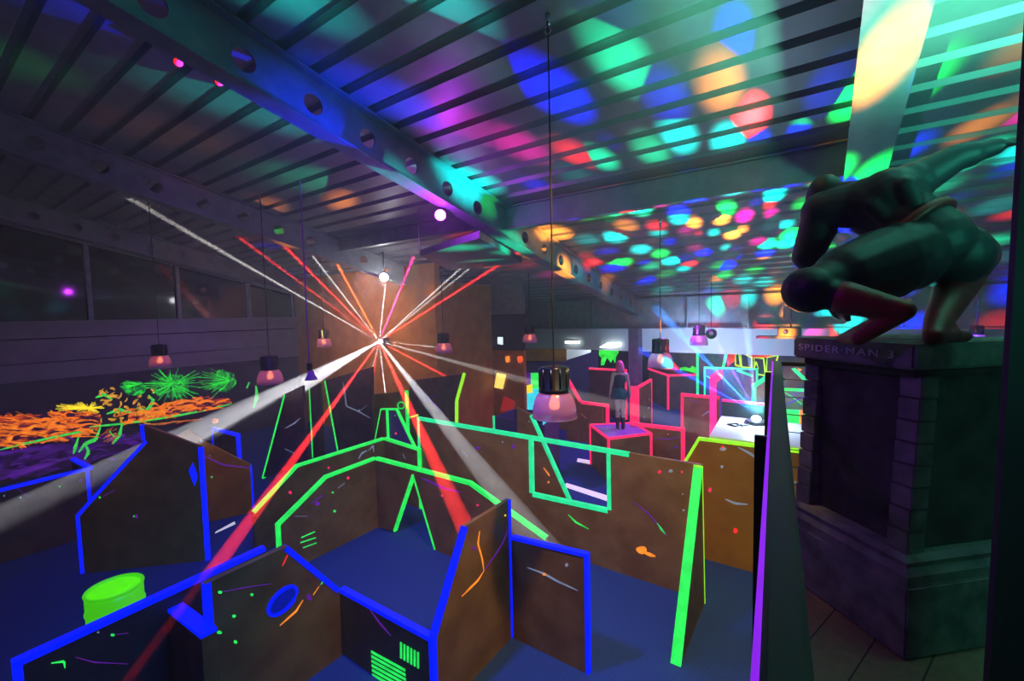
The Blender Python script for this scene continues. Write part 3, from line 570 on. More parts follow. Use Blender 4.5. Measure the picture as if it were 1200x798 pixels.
for k, dd in enumerate((.06, 2.02, 3.98)):
    p = RC+rdir*dd+rn*.045
    bm = bmesh.new(); v = [p+rn*.01-rdir*.0, p-rn*.03, p-rn*.03, p+rn*.01]
    sd = rdir*.012; so = rn*.036
    hexa(bm, [Vector((q.x, q.y, z)) for z in (GZ-.22, RZ-.07) for q in (p-so-sd, p+so-sd, p+so+sd, p-so+sd)])
    tube(bm, [Vector((p.x, p.y, RZ-.10)), Vector((p.x, p.y, RZ-.10))-rn*.045, Vector((p.x, p.y, RZ-.02))-rn*.045], .009, 8); link('post', bm, BLACK, t)
bm = bmesh.new(); tube(bm, [RC+Vector((1.85, 0, -.02)), Vector((RC.x+1.85, RC.y, GZ))], .02, 8); link('post', bm, BLACK, t)
for k in range(7):
    z = RZ-.125-.135*k
    bm = bmesh.new(); tube(bm, [Vector((RC.x, RC.y, z)), Vector((RC.x+1.85, RC.y, z-.01))], .004, 6); tube(bm, [Vector((RC.x-.01, RC.y, z)), Vector((RC.x+.05, RC.y, z))], .009, 8); link('wire', bm, RUBBER, t)
    bm = bmesh.new(); tube(bm, [Vector((RC.x, RC.y, z))+rn*.03, Vector((RC.x, RC.y, z))+rdir*5.4+rn*.03], .0035, 6); link('wire', bm, RUBBER, t)

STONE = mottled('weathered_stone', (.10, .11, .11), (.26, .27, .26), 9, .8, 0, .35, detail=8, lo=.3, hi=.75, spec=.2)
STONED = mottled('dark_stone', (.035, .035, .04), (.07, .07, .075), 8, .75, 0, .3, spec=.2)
e1 = Vector((-.70, .714, 0)); e2 = Vector((.714, .70, 0)); PC = Vector((.36, 2.68, 0)); SZ = 3.82
def LP(a, b, z): return PC + e1*a + e2*b + Vector((0, 0, z))
def lbox(bm, a0, a1, b0, b1, z0, z1, bev=.006, taper=None):
    b2 = bmesh.new(); pts = []
    for z in (z0, z1):
        pts += [LP(a0, b0, z), LP(a1, b0, z), LP(a1, b1, z), LP(a0, b1, z)]
    hexa(b2, pts)
    if bev: bmesh.ops.bevel(b2, geom=b2.edges[:], offset=bev, segments=2, affect='EDGES')
    merge(bm, b2)
LA, LB_ = .70, .80
t = thing('stone_pedestal', 'tall stone pedestal with stacked-block corners on the gallery planks', 'pedestal', LP(.35, .4, GZ))
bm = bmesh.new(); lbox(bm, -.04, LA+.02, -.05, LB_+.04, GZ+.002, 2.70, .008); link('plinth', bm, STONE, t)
bm = bmesh.new()
pr_ = [(-.03, 2.70), (-.03, 2.745), (-.005, 2.775), (-.012, 2.80), (.02, 2.82)]
rings = [[bm.verts.new(LP(*q, z)) for q in ((o, o-.01), (LA-o, o-.01), (LA-o, LB_-o), (o, LB_-o))] for o, z in pr_]
for i in range(len(rings)-1):
    for k in range(4): bm.faces.new((rings[i][k], rings[i][(k+1) % 4], rings[i+1][(k+1) % 4], rings[i+1][k]))
bm.faces.new(rings[-1]); bm.faces.new(rings[0][::-1]); link('base_moulding', bm, STONE, t)
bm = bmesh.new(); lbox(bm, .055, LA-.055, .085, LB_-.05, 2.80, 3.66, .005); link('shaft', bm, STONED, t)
nb = 8; hz_ = (3.665-2.82)/nb
for (sa, sb) in ((0, 0), (1, 0), (0, 1), (1, 1)):
    bm = bmesh.new(); rp = random.Random(sa*2+sb)
    for k in range(nb):
        z0 = 2.82+k*hz_; f = k/(nb-1); ins = .02+.05*f; j = 0
        a0 = .02 if not sa else LA-.12; a1 = a0+.10; b0 = ins if not sb else LB_-.13; b1 = b0+.10
        lbox(bm, a0+j, a1+j, b0+j, b1, z0+.003, z0+hz_-.003, .004)
    link('corner_pier', bm, STONE, t)
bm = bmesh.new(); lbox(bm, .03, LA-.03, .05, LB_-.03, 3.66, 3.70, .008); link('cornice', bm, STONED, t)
bm = bmesh.new(); lbox(bm, 0, LA, 0, LB_, 3.70, SZ, .012); sl = link('slab', bm, STONE, t)
# lettering cut into the slab's side
fc = bpy.data.curves.new('lettering', 'FONT'); fc.body = 'SPIDER\u00b7MAN 3'; fc.size = .062; fc.extrude = .002; fc.align_x = 'CENTER'; fc.align_y = 'CENTER'; fc.space_character = 1.25
fc.materials.append(plain('faded_lettering', (.75, .70, .85), .6))
f0 = bpy.data.objects.new('tmp', fc); COL.objects.link(f0); fm = bpy.data.meshes.new_from_object(f0.evaluated_get(bpy.context.evaluated_depsgraph_get())); bpy.data.objects.remove(f0)
fo = bpy.data.objects.new('lettering', fm); COL.objects.link(fo); fo.parent = t
xa = -e1; za = -e2; ya = za.cross(xa)
pos = LP(.37, -.0015, 3.765)
fo.matrix_parent_inverse = Matrix.Identity(4); loc = pos-Vector(t.location)
fo.matrix_local = Matrix.Translation(loc) @ Matrix(((xa.x, ya.x, za.x), (xa.y, ya.y, za.y), (xa.z, ya.z, za.z))).to_4x4() @ Matrix.Diagonal((1.18, .85, 1, 1))

# --- bodies: tapered limbs fused into one continuous skin
def capsule(bm, p, q, r0, r1, n=14):
    p, q = Vector(p), Vector(q); d = q-p; L = max(d.length, 1e-4); d.normalize()
    a = d.orthogonal().normalized(); b = d.cross(a); rings = []
    st = []
    for k in range(5): th = k/5*PI/2; st.append((-r0*math.cos(th), r0*math.sin(th)))
    st.append((0, r0)); st.append((L, r1))
    for k in range(1, 6): th = k/5*PI/2; st.append((L+r1*math.sin(th), r1*math.cos(th)))
    for t_, r in st: rings.append([bm.verts.new(p+d*t_+(a*math.cos(k/n*2*PI)+b*math.sin(k/n*2*PI))*max(r, 1e-4)) for k in range(n)])
    for i in range(len(rings)-1):
        for k in range(n): bm.faces.new((rings[i][k], rings[i][(k+1) % n], rings[i+1][(k+1) % n], rings[i+1][k]))
    bm.faces.new(rings[0][::-1]); bm.faces.new(rings[-1])
def ellipsoid(bm, c, ax, n=16):
    """ax: three vectors (half axes)"""
    M = Matrix((ax[0], ax[1], ax[2])).transposed().to_4x4(); M.translation = Vector(c)
    b2 = bmesh.new(); bmesh.ops.create_uvsphere(b2, u_segments=n, v_segments=n//2, radius=1); merge(bm, b2, 0, M)
def fuse(name, build, vox, mats, parent, smooth=6):
    bm = bmesh.new(); build(bm); bmesh.ops.recalc_face_normals(bm, faces=bm.faces[:])
    me = bpy.data.meshes.new('tmp'); bm.to_mesh(me); bm.free(); ob = bpy.data.objects.new('tmp', me); COL.objects.link(ob)
    r = ob.modifiers.new('r', 'REMESH'); r.mode = 'VOXEL'; r.voxel_size = vox
    s = ob.modifiers.new('s', 'SMOOTH'); s.factor = .5; s.iterations = smooth
    dg = bpy.context.evaluated_depsgraph_get(); m2 = bpy.data.meshes.new_from_object(ob.evaluated_get(dg))
    bpy.data.objects.remove(ob); m2.name = name
    for p in m2.polygons: p.use_smooth = True
    m2.materials.clear(); m2.materials.append(mats)
    o = bpy.data.objects.new(name, m2); COL.objects.link(o); o.parent = parent; o.location = -Vector(parent.location); return o
def hand(bm, wrist, direction, palm_n, side, s=1.0, curl=.35):
    """palm, four unequal bent fingers and a thumb leaving the side of the palm"""
    d = Vector(direction).normalized(); n = Vector(palm_n); n = (n-d*n.dot(d)).normalized(); w = d.cross(n)*side
    W = Vector(wrist); k = W+d*.085*s
    ellipsoid(bm, W+d*.045*s, (d*.055*s, w*.040*s, n*.017*s), 12)
    for i, (o, L) in enumerate(((-.030, .066), (-.010, .075), (.010, .070), (.029, .055))):
        a = k+w*o*s; b = a+(d*math.cos(curl*.5)+n*math.sin(curl*.5)+w*o*2)*L*.55*s; c_ = b+(d*math.cos(curl*1.6)+n*math.sin(curl*1.6)+w*o)*L*.5*s
        capsule(bm, a-d*.02*s, b, .0095*s, .0085*s, 8); capsule(bm, b, c_, .0085*s, .007*s, 8)
    a = W+d*.02*s-w*.03*s; b = a+(d*.6-w*.75+n*.2)*.045*s; c_ = b+(d*.9-w*.3+n*.25)*.035*s
    capsule(bm, a, b, .013*s, .011*s, 8); capsule(bm, b, c_, .011*s, .008*s, 8)

NAVYP = mottled('navy_statue_paint', (.006, .010, .018), (.014, .020, .032), 4, .55, 0, .06)
MAROON = mottled('maroon_statue_paint', (.16, .010, .012), (.26, .02, .02), 10, .5, 0, .1)
T = {}
def J(n, x, y, d): T[n] = atd(x, y, d); return T[n]
ballL = onz(1006, 396.5, SZ+.028); toeL = onz(988, 396, SZ+.02); dL = (ballL-Vector(EYE)).length
soleR = onz(1104, 396, SZ+.02)
fdL = float(np.dot(np.array(ballL-Vector(EYE)), -np.array([R[0][2], R[1][2], R[2][2]]))); fdR = float(np.dot(np.array(soleR-Vector(EYE)), -np.array([R[0][2], R[1][2], R[2][2]])))
J('pel', 1086, 286, 2.35); J('waist', 1064, 262, 2.42); J('belly', 1040, 268, 2.46); J('chest', 1018, 242, 2.56); J('back', 1042, 232, 2.48); J('neck', 978, 228, 2.72); J('head', 964, 232, 2.80)
J('shR', 1066, 216, 2.46); J('elR', 1118, 186, 2.40); J('wrR', 1166, 172, 2.36)
J('shL', 966, 248, 2.70); J('elL', 946, 300, 2.78); J('wrL', 985, 366, 2.72); 
J('hipL', 1058, 302, 2.32); J('kneeL', 947, 340, fdL+.10); J('ankL', 1058, 364, fdL-.14)
J('hipR', 1114, 300, 2.34); J('kneeR', 1138, 300, 2.62); J('ankR', 1100, 376, fdR+.03)
px = lambda r, d: r*d/F
st = thing('statue', 'dark navy life-size statue of a crouching figure with one arm outstretched on the stone pedestal', 'statue', LP(.35, .4, SZ))
def statue_body(bm):
    c = lambda a, b, ra, rb: capsule(bm, T[a], T[b], ra, rb, 18)
    c('pel', 'waist', px(42, 2.4), px(36, 2.42)); c('waist', 'chest', px(33, 2.45), px(34, 2.56)); c('belly', 'chest', px(19, 2.46), px(28, 2.56)); c('waist', 'back', px(30, 2.4), px(34, 2.48))
    sp = (T['back']-T['pel']).normalized(); tow = (Vector(EYE)-T['waist']).normalized()
    for k_ in (-1, 1):
        lat = sp.cross(tow).normalized()*k_
        capsule(bm, T['waist']+tow*px(26, 2.4)+lat*.05, T['back']+tow*px(24, 2.45)+lat*.075, .045, .06, 12)
    ellipsoid(bm, T['shR'].lerp(T['back'], .45)+tow*px(22, 2.45), (sp*.11, sp.cross(tow)*.085, tow*.05)); ellipsoid(bm, T['shL'].lerp(T['chest'], .5)+tow*px(13, 2.5), (sp*.13, sp.cross(tow)*.11, tow*.06))
    c('back', 'shR', px(32, 2.48), px(25, 2.46)); c('chest', 'shL', px(31, 2.56), px(24, 2.7)); c('chest', 'neck', px(28, 2.56), px(15, 2.72)); c('neck', 'head', px(13, 2.7), px(13, 2.8)); c('back', 'neck', px(24, 2.5), px(14, 2.7))
    c('shR', 'elR', px(23, 2.45), px(16, 2.4)); c('elR', 'wrR', px(15.5, 2.4), px(10, 2.36)); capsule(bm, T['shR'].lerp(T['elR'], .25), T['shR'].lerp(T['elR'], .6), px(20, 2.4), px(18, 2.4)); capsule(bm, T['elR'], T['elR'].lerp(T['wrR'], .35), px(16, 2.4), px(15, 2.4))
    hand(bm, T['wrR'], T['wrR']-T['elR']+Vector((.05, 0, .02)), (0, .3, -1), 1, 1.15, .3)
    c('shL', 'elL', px(22, 2.7), px(16, 2.78)); c('elL', 'wrL', px(15, 2.78), px(9, 2.72))
    hp = onz(997, 392, SZ+.03); hand(bm, T['wrL'], hp-T['wrL'], (.2, .6, .3), -1, 1.0, .5)
    c('hipL', 'kneeL', px(41, 2.35), px(23, fdL+.1)); ellipsoid(bm, T['hipL']+Vector((0, 0, .0)), (Vector((px(40, 2.3), 0, 0)), Vector((0, px(36, 2.3), 0)), Vector((0, 0, px(38, 2.3)))))
    capsule(bm, T['hipL'].lerp(T['kneeL'], .2), T['hipL'].lerp(T['kneeL'], .6), px(41, 2.4), px(33, 2.5)); ellipsoid(bm, T['kneeL'], (Vector((.12, 0, 0)), Vector((0, .12, 0)), Vector((0, 0, .115))))
    c('kneeL', 'ankL', px(17, 2.6), px(10, fdL)); capsule(bm, T['kneeL'].lerp(T['ankL'], .25), T['kneeL'].lerp(T['ankL'], .5), px(15, 2.6), px(14, 2.5))
    capsule(bm, T['ankL'], ballL, px(10, fdL), .028); capsule(bm, T['ankL'].lerp(ballL, .15), toeL, .035, .018); capsule(bm, ballL, toeL, .03, .02)
    c('hipR', 'kneeR', px(38, 2.34), px(25, 2.62)); ellipsoid(bm, T['hipR'], (Vector((px(36, 2.3), 0, 0)), Vector((0, px(36, 2.3), 0)), Vector((0, 0, px(37, 2.3)))))
    c('kneeR', 'ankR', px(20, 2.6), px(12, fdR)); capsule(bm, T['kneeR'].lerp(T['ankR'], .15), T['kneeR'].lerp(T['ankR'], .5), px(23, 2.55), px(18, 2.45))
    tR = onz(1131, 394, SZ+.022); hR = onz(1094, 394, SZ+.03); capsule(bm, T['ankR'], hR, .05, .035); capsule(bm, hR, tR, .036, .022); capsule(bm, T['ankR'], hR.lerp(tR, .6), .045, .03)
    ellipsoid(bm, T['head'], (Vector((.095, 0, 0)), Vector((0, .11, 0)), Vector((0, 0, .12))))
    fwd = (T['head']-T['neck']).normalized()
    fn = Vector((-.75, .62, -.25)).normalized(); capsule(bm, T['head']+fn*.085+Vector((0, 0, -.01)), T['head']+fn*.115+Vector((0, 0, -.035)), .012, .017, 8)       # nose
    capsule(bm, T['head']+fn*.06+Vector((0, 0, -.06)), T['head']+fn*.08+Vector((0, 0, -.095)), .05, .035, 10)                                                 # jaw and chin
    sd = fn.cross(Vector((0, 0, 1))).normalized()
    for sg in (-1, 1): ellipsoid(bm, T['head']+sd*.095*sg-fn*.0, (fn*.02, sd*.012, Vector((0, 0, .032))), 8)                                                   # ears
    ellipsoid(bm, T['head']+fn*.092+Vector((0, 0, -.062)), (fn*.012, sd*.03, Vector((0, 0, .008))), 8)                                                         # lips
fuse('body', statue_body, .010, NAVYP, st, 5)
def boots(bm):
    capsule(bm, T['kneeL'].lerp(T['ankL'], .42), T['ankL'], px(15.5, 2.5)+.006, px(10, fdL)+.008, 16); capsule(bm, T['ankL'], ballL, px(10, fdL)+.007, .036); capsule(bm, T['ankL'].lerp(ballL, .15), toeL, .042, .024); capsule(bm, ballL, toeL, .036, .026)
    a = T['kneeR'].lerp(T['ankR'], .38); capsule(bm, a, T['ankR'], px(20, 2.5)+.006, px(12, fdR)+.008, 16)
    tR = onz(1131, 394, SZ+.026); hR = onz(1094, 394, SZ+.034); capsule(bm, T['ankR'], hR, .057, .042); capsule(bm, hR, tR, .043, .028); capsule(bm, T['ankR'], hR.lerp(tR, .6), .052, .036)
bo = fuse('boots', boots, .010, MAROON, st, 4); bo['label'] = 'dark maroon knee boots'
def belt(bm):
    c = T['pel'].lerp(T['waist'], .62); ax = (T['chest']-T['pel']).normalized(); a = ax.orthogonal().normalized(); b = ax.cross(a); n = 40; rr = px(41.5, 2.4)
    rings = []
    for i in range(n):
        th = i/n*2*PI; o = a*math.cos(th)+b*math.sin(th)
        rings.append([bm.verts.new(c+ax*h_+o*(rr+k)) for h_, k in ((-.022, -.03), (-.022, .006), (-.016, .012), (.016, .010), (.022, .004), (.022, -.03))])
    for i in range(n):
        for k in range(6): bm.faces.new((rings[i][k], rings[i][(k+1) % 6], rings[(i+1) % n][(k+1) % 6], rings[(i+1) % n][k]))
bm = bmesh.new(); belt(bm); link('belt', bm, MAROON, st, True)['label'] = 'dark maroon belt'
def hairb(bm):
    fn = Vector((-.75, .62, -.25)).normalized(); ellipsoid(bm, T['head']-fn*.015+Vector((0, 0, .015)), (Vector((.102, 0, 0)), Vector((0, .117, 0)), Vector((0, 0, .122))))
bm = bmesh.new(); hairb(bm); fn_ = Vector((-.75, .62, -.25)).normalized(); hc_ = T['head']
bmesh.ops.delete(bm, geom=[v for v in bm.verts if (v.co-hc_).dot(fn_) > .045 or (v.co-hc_).z < -.06], context='VERTS'); link('hair', bm, plain('dark_hair', (.012, .010, .012), .5), st, True)
tR_ = None

# figure on the pink-edged cube
FP = onz(727, 502.5, zc2+.004); fw = Vector((FP.x, FP.y, 0)).normalized(); fr = Vector((fw.y, -fw.x, 0)); H0 = 1.74
def Q(a, b, z): return FP + fr*a + fw*b + Vector((0, 0, z))
mn = thing('mannequin', 'female figure with pink hair, dark top and teal shorts standing on pink-edged cube', 'mannequin', FP)
SKIN = plain('pale_skin', (.62, .48, .46), .5)
def mbody(bm):
    el = lambda a, b, z, x, y, zz: ellipsoid(bm, Q(a, b, z), (fr*x, fw*y, Vector((0, 0, zz))))
    el(0, 0, 1.60, .072, .09, .115); capsule(bm, Q(0, .03, 1.54), Q(0, .055, 1.515), .05, .035); capsule(bm, Q(0, .09, 1.59), Q(0, .105, 1.572), .008, .011, 8); el(.073, 0, 1.595, .01, .015, .026); el(-.073, 0, 1.595, .01, .015, .026); el(0, .088, 1.54, .022, .008, .006)
    capsule(bm, Q(0, -.01, 1.40), Q(0, 0, 1.53), .05, .045); capsule(bm, Q(-.13, 0, 1.385), Q(.13, 0, 1.385), .05, .05); el(0, 0, 1.27, .15, .10, .17); el(0, 0, 1.10, .115, .085, .14); el(0, -.015, .93, .16, .115, .14)
    el(-.07, .07, 1.27, .055, .045, .055); el(.07, .07, 1.27, .055, .045, .055)
    for s in (-1, 1):
        capsule(bm, Q(s*.085, -.01, .90), Q(s*.065, .01, .50), .090, .055); capsule(bm, Q(s*.065, .01, .50), Q(s*.065, -.02, .10), .052, .036); capsule(bm, Q(s*.065, -.015, .40), Q(s*.065, -.02, .28), .058, .05)
        capsule(bm, Q(s*.065, -.03, .035), Q(s*.075, .12, .025), .036, .028)
        capsule(bm, Q(s*.165, 0, 1.38), Q(s*.215, -.01, 1.10), .045, .036); capsule(bm, Q(s*.215, -.01, 1.10), Q(s*.25, .05, .87), .035, .024)
        hand(bm, Q(s*.25, .05, .87), Q(s*.265, .08, .75)-Q(s*.25, .05, .87), fr*-s, s, .85, .35)
fuse('body', mbody, .011, SKIN, mn, 4)
def mtop(bm):
    el = lambda a, b, z, x, y, zz: ellipsoid(bm, Q(a, b, z), (fr*x, fw*y, Vector((0, 0, zz))))
    el(0, 0, 1.265, .158, .108, .165); el(0, 0, 1.10, .123, .093, .15); el(-.07, .07, 1.27, .06, .05, .06); el(.07, .07, 1.27, .06, .05, .06)
    for s in (-1, 1): capsule(bm, Q(s*.075, .02, 1.36), Q(s*.07, -.01, 1.435), .05, .022)
fuse('top', mtop, .012, plain('dark_navy_top', (.02, .04, .08), .6), mn, 3)
def mshort(bm):
    el = lambda a, b, z, x, y, zz: ellipsoid(bm, Q(a, b, z), (fr*x, fw*y, Vector((0, 0, zz))))
    el(0, -.015, .95, .170, .125, .13); el(0, -.02, .865, .12, .105, .085)
    for s in (-1, 1): capsule(bm, Q(s*.085, -.01, .91), Q(s*.08, 0, .80), .10, .092)
fuse('shorts', mshort, .012, plain('teal_shorts', (.01, .14, .19), .6), mn, 3)
for s in (-1, 1):
    def mboot(bm):
        capsule(bm, Q(s*.065, -.018, .27), Q(s*.065, -.022, .10), .062, .046); capsule(bm, Q(s*.065, -.022, .10), Q(s*.065, -.03, .045), .046, .045); capsule(bm, Q(s*.065, -.03, .045), Q(s*.075, .13, .036), .045, .036)
    fuse('boot', mboot, .012, plain('black_boot', (.02, .015, .03), .4), mn, 3)
def mhair(bm):
    el = lambda a, b, z, x, y, zz: ellipsoid(bm, Q(a, b, z), (fr*x, fw*y, Vector((0, 0, zz))))
    el(0, -.02, 1.63, .092, .105, .11); el(-.045, -.05, 1.55, .05, .06, .10); el(.045, -.05, 1.55, .05, .06, .10); el(0, -.065, 1.54, .07, .05, .10)
    capsule(bm, Q(.075, -.01, 1.58), Q(.085, -.02, 1.44), .035, .02); capsule(bm, Q(-.075, -.01, 1.58), Q(-.08, -.02, 1.49), .035, .02)
fuse('hair', mhair, .012, plain('pink_hair', (.9, .16, .42), .45), mn, 3)

# upright at the edge of the gallery
bm = bmesh.new(); a, b_ = atd(1207, 30, 1.5), atd(1160, 790, 1.5); dn = (b_-a)
top = a-dn*.8; bot = b_ + dn*((GZ+.0-b_.z)/dn.z); fwd_ = -Vector((R[0][2], R[1][2], 0)).normalized(); rt = Vector((R[0][0], R[1][0], 0)).normalized()
for off, wd, dp, mi in ((0, .07, .02, 0), (.07, .5, .015, 0), (.075, .02, .03, 0)):
    hexa(bm, [p+rt*o_+fwd_*f_ for p in (bot, top) for o_, f_ in ((off, 0), (off+wd, 0), (off+wd, dp), (off, dp))])
struct('trim_1', bm, plain('dark_violet_upright', (.010, .006, .030), .6))
# panel slung under the roof between the two long beams
t = thing('hanging_baffle', 'violet-lit flat panel slung under the roof right of the blacklight', 'ceiling baffle', onz(545, 300, 5.3))
q = [onz(*p, 5.25) for p in ((492, 300), (528, 317), (612, 308), (562, 279))]
bm = bmesh.new(); hexa(bm, [p+Vector((0, 0, dz)) for dz in (0, .12) for p in q]); link('panel', bm, STEEL, t)
for p in q[:3]:
    bm = bmesh.new(); tube(bm, [p+Vector((0, 0, .1)), Vector((p.x, p.y, ROOF(p.y)+.02))], .012, 6); link('rod', bm, CHROME, t)

# ================================================================== LAMPS
DOME = None
m, nt, b = nodes('violet_acrylic'); b.inputs['Base Color'].default_value = (.45, .30, .85, 1); b.inputs['Roughness'].default_value = .15; b.inputs['Specular IOR Level'].default_value = .9
tl = N(nt, 'ShaderNodeBsdfTranslucent'); tl.inputs[0].default_value = (.70, .48, .90, 1); tr = N(nt, 'ShaderNodeBsdfTransparent'); tr.inputs[0].default_value = (.9, .75, .95, 1)
m1 = N(nt, 'ShaderNodeMixShader'); m1.inputs[0].default_value = .5; m2 = N(nt, 'ShaderNodeMixShader'); m2.inputs[0].default_value = .38
nt.links.new(b.outputs[0], m1.inputs[1]); nt.links.new(tl.outputs[0], m1.inputs[2]); nt.links.new(m1.outputs[0], m2.inputs[1]); nt.links.new(tr.outputs[0], m2.inputs[2]); nt.links.new(m2.outputs[0], nt.nodes['Material Output'].inputs[0]); DOME = m
ADDED_BULB = plain('added_warm_bulb', (1, .6, .2), .4, em=(1, .30, .03), es=9)  # glow added inside unlit lamps in place of orange reflections
CAP = plain('dark_socket', (.05, .045, .07), .25, .8)
def pendant(label, px, rim, hw, d, cap_h=1.0):
    c = atd(px, rim, d); r = hw*d/F; zt = ROOF(c.y)
    t = thing('pendant_lamp', label, 'pendant lamp', c, 'pendant lamps with clear domes')
    bm = bmesh.new(); tube(bm, [(c.x, c.y, c.z+2.3*r), (c.x, c.y, zt-.10)], .008, 6); cb = link('cable', bm, RUBBER, t)
    bm = bmesh.new(); tube(bm, [(c.x, c.y, zt-.12), (c.x, c.y, zt+.02)], .025, 8)
    tube(bm, [(c.x+.03*math.cos(a/8*2*PI), c.y, zt-.15+.03*math.sin(a/8*2*PI)) for a in range(9)], .008, 6, caps=False); sub('hook', bm, CHROME, cb, True)
    bm = bmesh.new(); lathe(bm, [(0, 2.36*r), (.14*r, 2.34*r), (.30*r, 2.30*r), (.58*r, 2.28*r), (.64*r, 2.22*r), (.64*r, 1.32*r), (.70*r, 1.28*r), (.70*r, 1.12*r), (.5*r, 1.10*r)], c, 24)
    for k in range(10):
        a = k/10*2*PI; tube(bm, [(c.x+.65*r*math.cos(a), c.y+.65*r*math.sin(a), c.z+1.34*r), (c.x+.65*r*math.cos(a), c.y+.65*r*math.sin(a), c.z+2.2*r)], .045*r, 6)
    so = link('socket', bm, CAP, t, True)
    bm = bmesh.new(); lathe(bm, [(.62*r, 1.14*r), (.78*r, .98*r), (.90*r, .72*r), (.97*r, .40*r), (r, 0), (.975*r, 0), (.945*r, .40*r), (.875*r, .70*r), (.755*r, .95*r), (.6*r, 1.10*r)], c, 32); do = link('dome', bm, DOME, t, True)
    bm = bmesh.new(); lathe(bm, [(r*.98, .02*r), (r*1.02, 0), (r*1.0, -.03*r), (r*.96, -.01*r)], c, 32); sub('rim', bm, plain('lamp_rim', (.5, .35, .6), .2, .3), do, True)
    bm = bmesh.new(); lathe(bm, [(0, .30*r), (.16*r, .34*r), (.26*r, .50*r), (.22*r, .70*r), (.12*r, .95*r), (0, 1.1*r)], c, 16); sub('added_bulb', bm, ADDED_BULB, so, True)
    return t
pendant('largest pendant lamp with orange-lit dome, its long cable down from the roof', 650, 488, 26, 4.37)
pendant('pale domed pendant lamp above the dark red-edged bunker', 774, 430, 14.5, 8.6)
pendant('violet pendant lamp in front of the dark recess band', 520, 413, 10, 12.2)
pendant('small violet pendant lamp at the end of recess wall', 621, 401, 8.5, 13.2)
pendant('violet pendant lamp glowing above the green slanted mark by the mural', 317, 449, 14, 9.5)
pendant('grey unlit pendant lamp in front of the left wall boards', 188, 429, 11, 10.5)
pendant('small grey pendant lamp before orange wall, left of the laser', 380, 406, 8.5, 13.2)
pendant('small grey pendant lamp before orange wall, right of the laser', 491, 399, 7, 14.0)
pendant('pinkish pendant lamp before the white bulkhead beside round speaker', 819, 404, 10, 11.5)
pendant('pendant lamp half hidden behind the slab of the stone pedestal', 1144, 402, 9, 9.0)
# small hanging spotlight on its own cable
c = atd(363, 440, 8.5); t = thing('hanging_spotlight', 'small violet spotlight hanging on a long cable before the mural end', 'spotlight', c)
bm = bmesh.new(); tube(bm, [(c.x, c.y, c.z+.2), (c.x, c.y, ROOF(c.y)-.02)], .012, 6); link('cable', bm, plain('violet_cable', (.2, .05, .4), .5), t)
bm = bmesh.new(); tube(bm, [(c.x, c.y, c.z+.10), (c.x, c.y, c.z+.24)], .05, 10); tube(bm, [(c.x-.06, c.y, c.z+.12), (c.x+.06, c.y, c.z+.12)], .025, 8); link('clamp', bm, BLACK, t)
bm = bmesh.new(); lathe(bm, [(0, .10), (.05, .09), (.07, .02), (.12, -.08), (.10, -.08), (0, -.03)], (c.x+.04, c.y, c.z), 16); link('shade', bm, plain('violet_shade', (.45, .12, .85), .3), t, True)
# round speaker hanging in front of the bulkhead
c = atd(833.5, 391, 11.5); t = thing('hanging_speaker', 'round black speaker hanging before the white bulkhead', 'speaker', c)
nv = (Vector(EYE)-c).normalized(); e1 = nv.orthogonal().normalized()
bm = bmesh.new(); tube(bm, [c+nv*.05, c+nv*.02, c-nv*.06, c-nv*.12], [.12, .14, .13, .07], 24); link('housing', bm, BLACK, t, True)
bm = bmesh.new(); tube(bm, [c+nv*.052, c+nv*.062], [.05, .03], 16); link('cone', bm, plain('speaker_cone', (.25, .25, .28), .4), t, True)
bm = bmesh.new(); tube(bm, [(c.x, c.y, c.z+.12), (c.x, c.y, ROOF(c.y)-.02)], .008, 6); link('cable', bm, RUBBER, t)
# beamer on a shelf by the bulkhead
c = atd(927, 388, 11.0); t = thing('ceiling_projector', 'dark video projector on a grey shelf before the bulkhead', 'projector', c)
bm = bmesh.new(); bbox(bm, (c.x-.28, c.y-.2, c.z-.12), (c.x+.22, c.y+.2, c.z+.10), .03); link('body', bm, BLACK, t)
bm = bmesh.new(); tube(bm, [(c.x-.1, c.y-.2, c.z-.01), (c.x-.1, c.y-.25, c.z-.01)], .05, 14); link('lens', bm, CHROME, t, True)
bm = bmesh.new(); box(bm, (c.x-.75, c.y-.22, c.z-.18), (c.x+.8, c.y+.22, c.z-.125)); link('shelf', bm, DKGREY, t)
bm = bmesh.new(); tube(bm, [(c.x, c.y, c.z+.10), (c.x, c.y, ROOF(c.y)-.02)], .02, 8); link('pole', bm, BLACK, t)

def add_light(kind, name, loc, energy, col, target=None, size=None, blend=None, radius=.05, **kw):
    l = bpy.data.lights.new(name, kind); l.energy = energy; l.color = col; l.shadow_soft_size = radius if kind != 'AREA' else 0
    if kind == 'SPOT': l.spot_size = size; l.spot_blend = blend if blend is not None else .15
    if kind == 'AREA': l.shape = 'DISK'; l.size = size
    for k, v in kw.items(): setattr(l, k, v)
    o = bpy.data.objects.new(name, l); COL.objects.link(o); o.location = loc
    if target is not None: o.rotation_euler = (Vector(target)-Vector(loc)).to_track_quat('-Z', 'Y').to_euler()
    return o
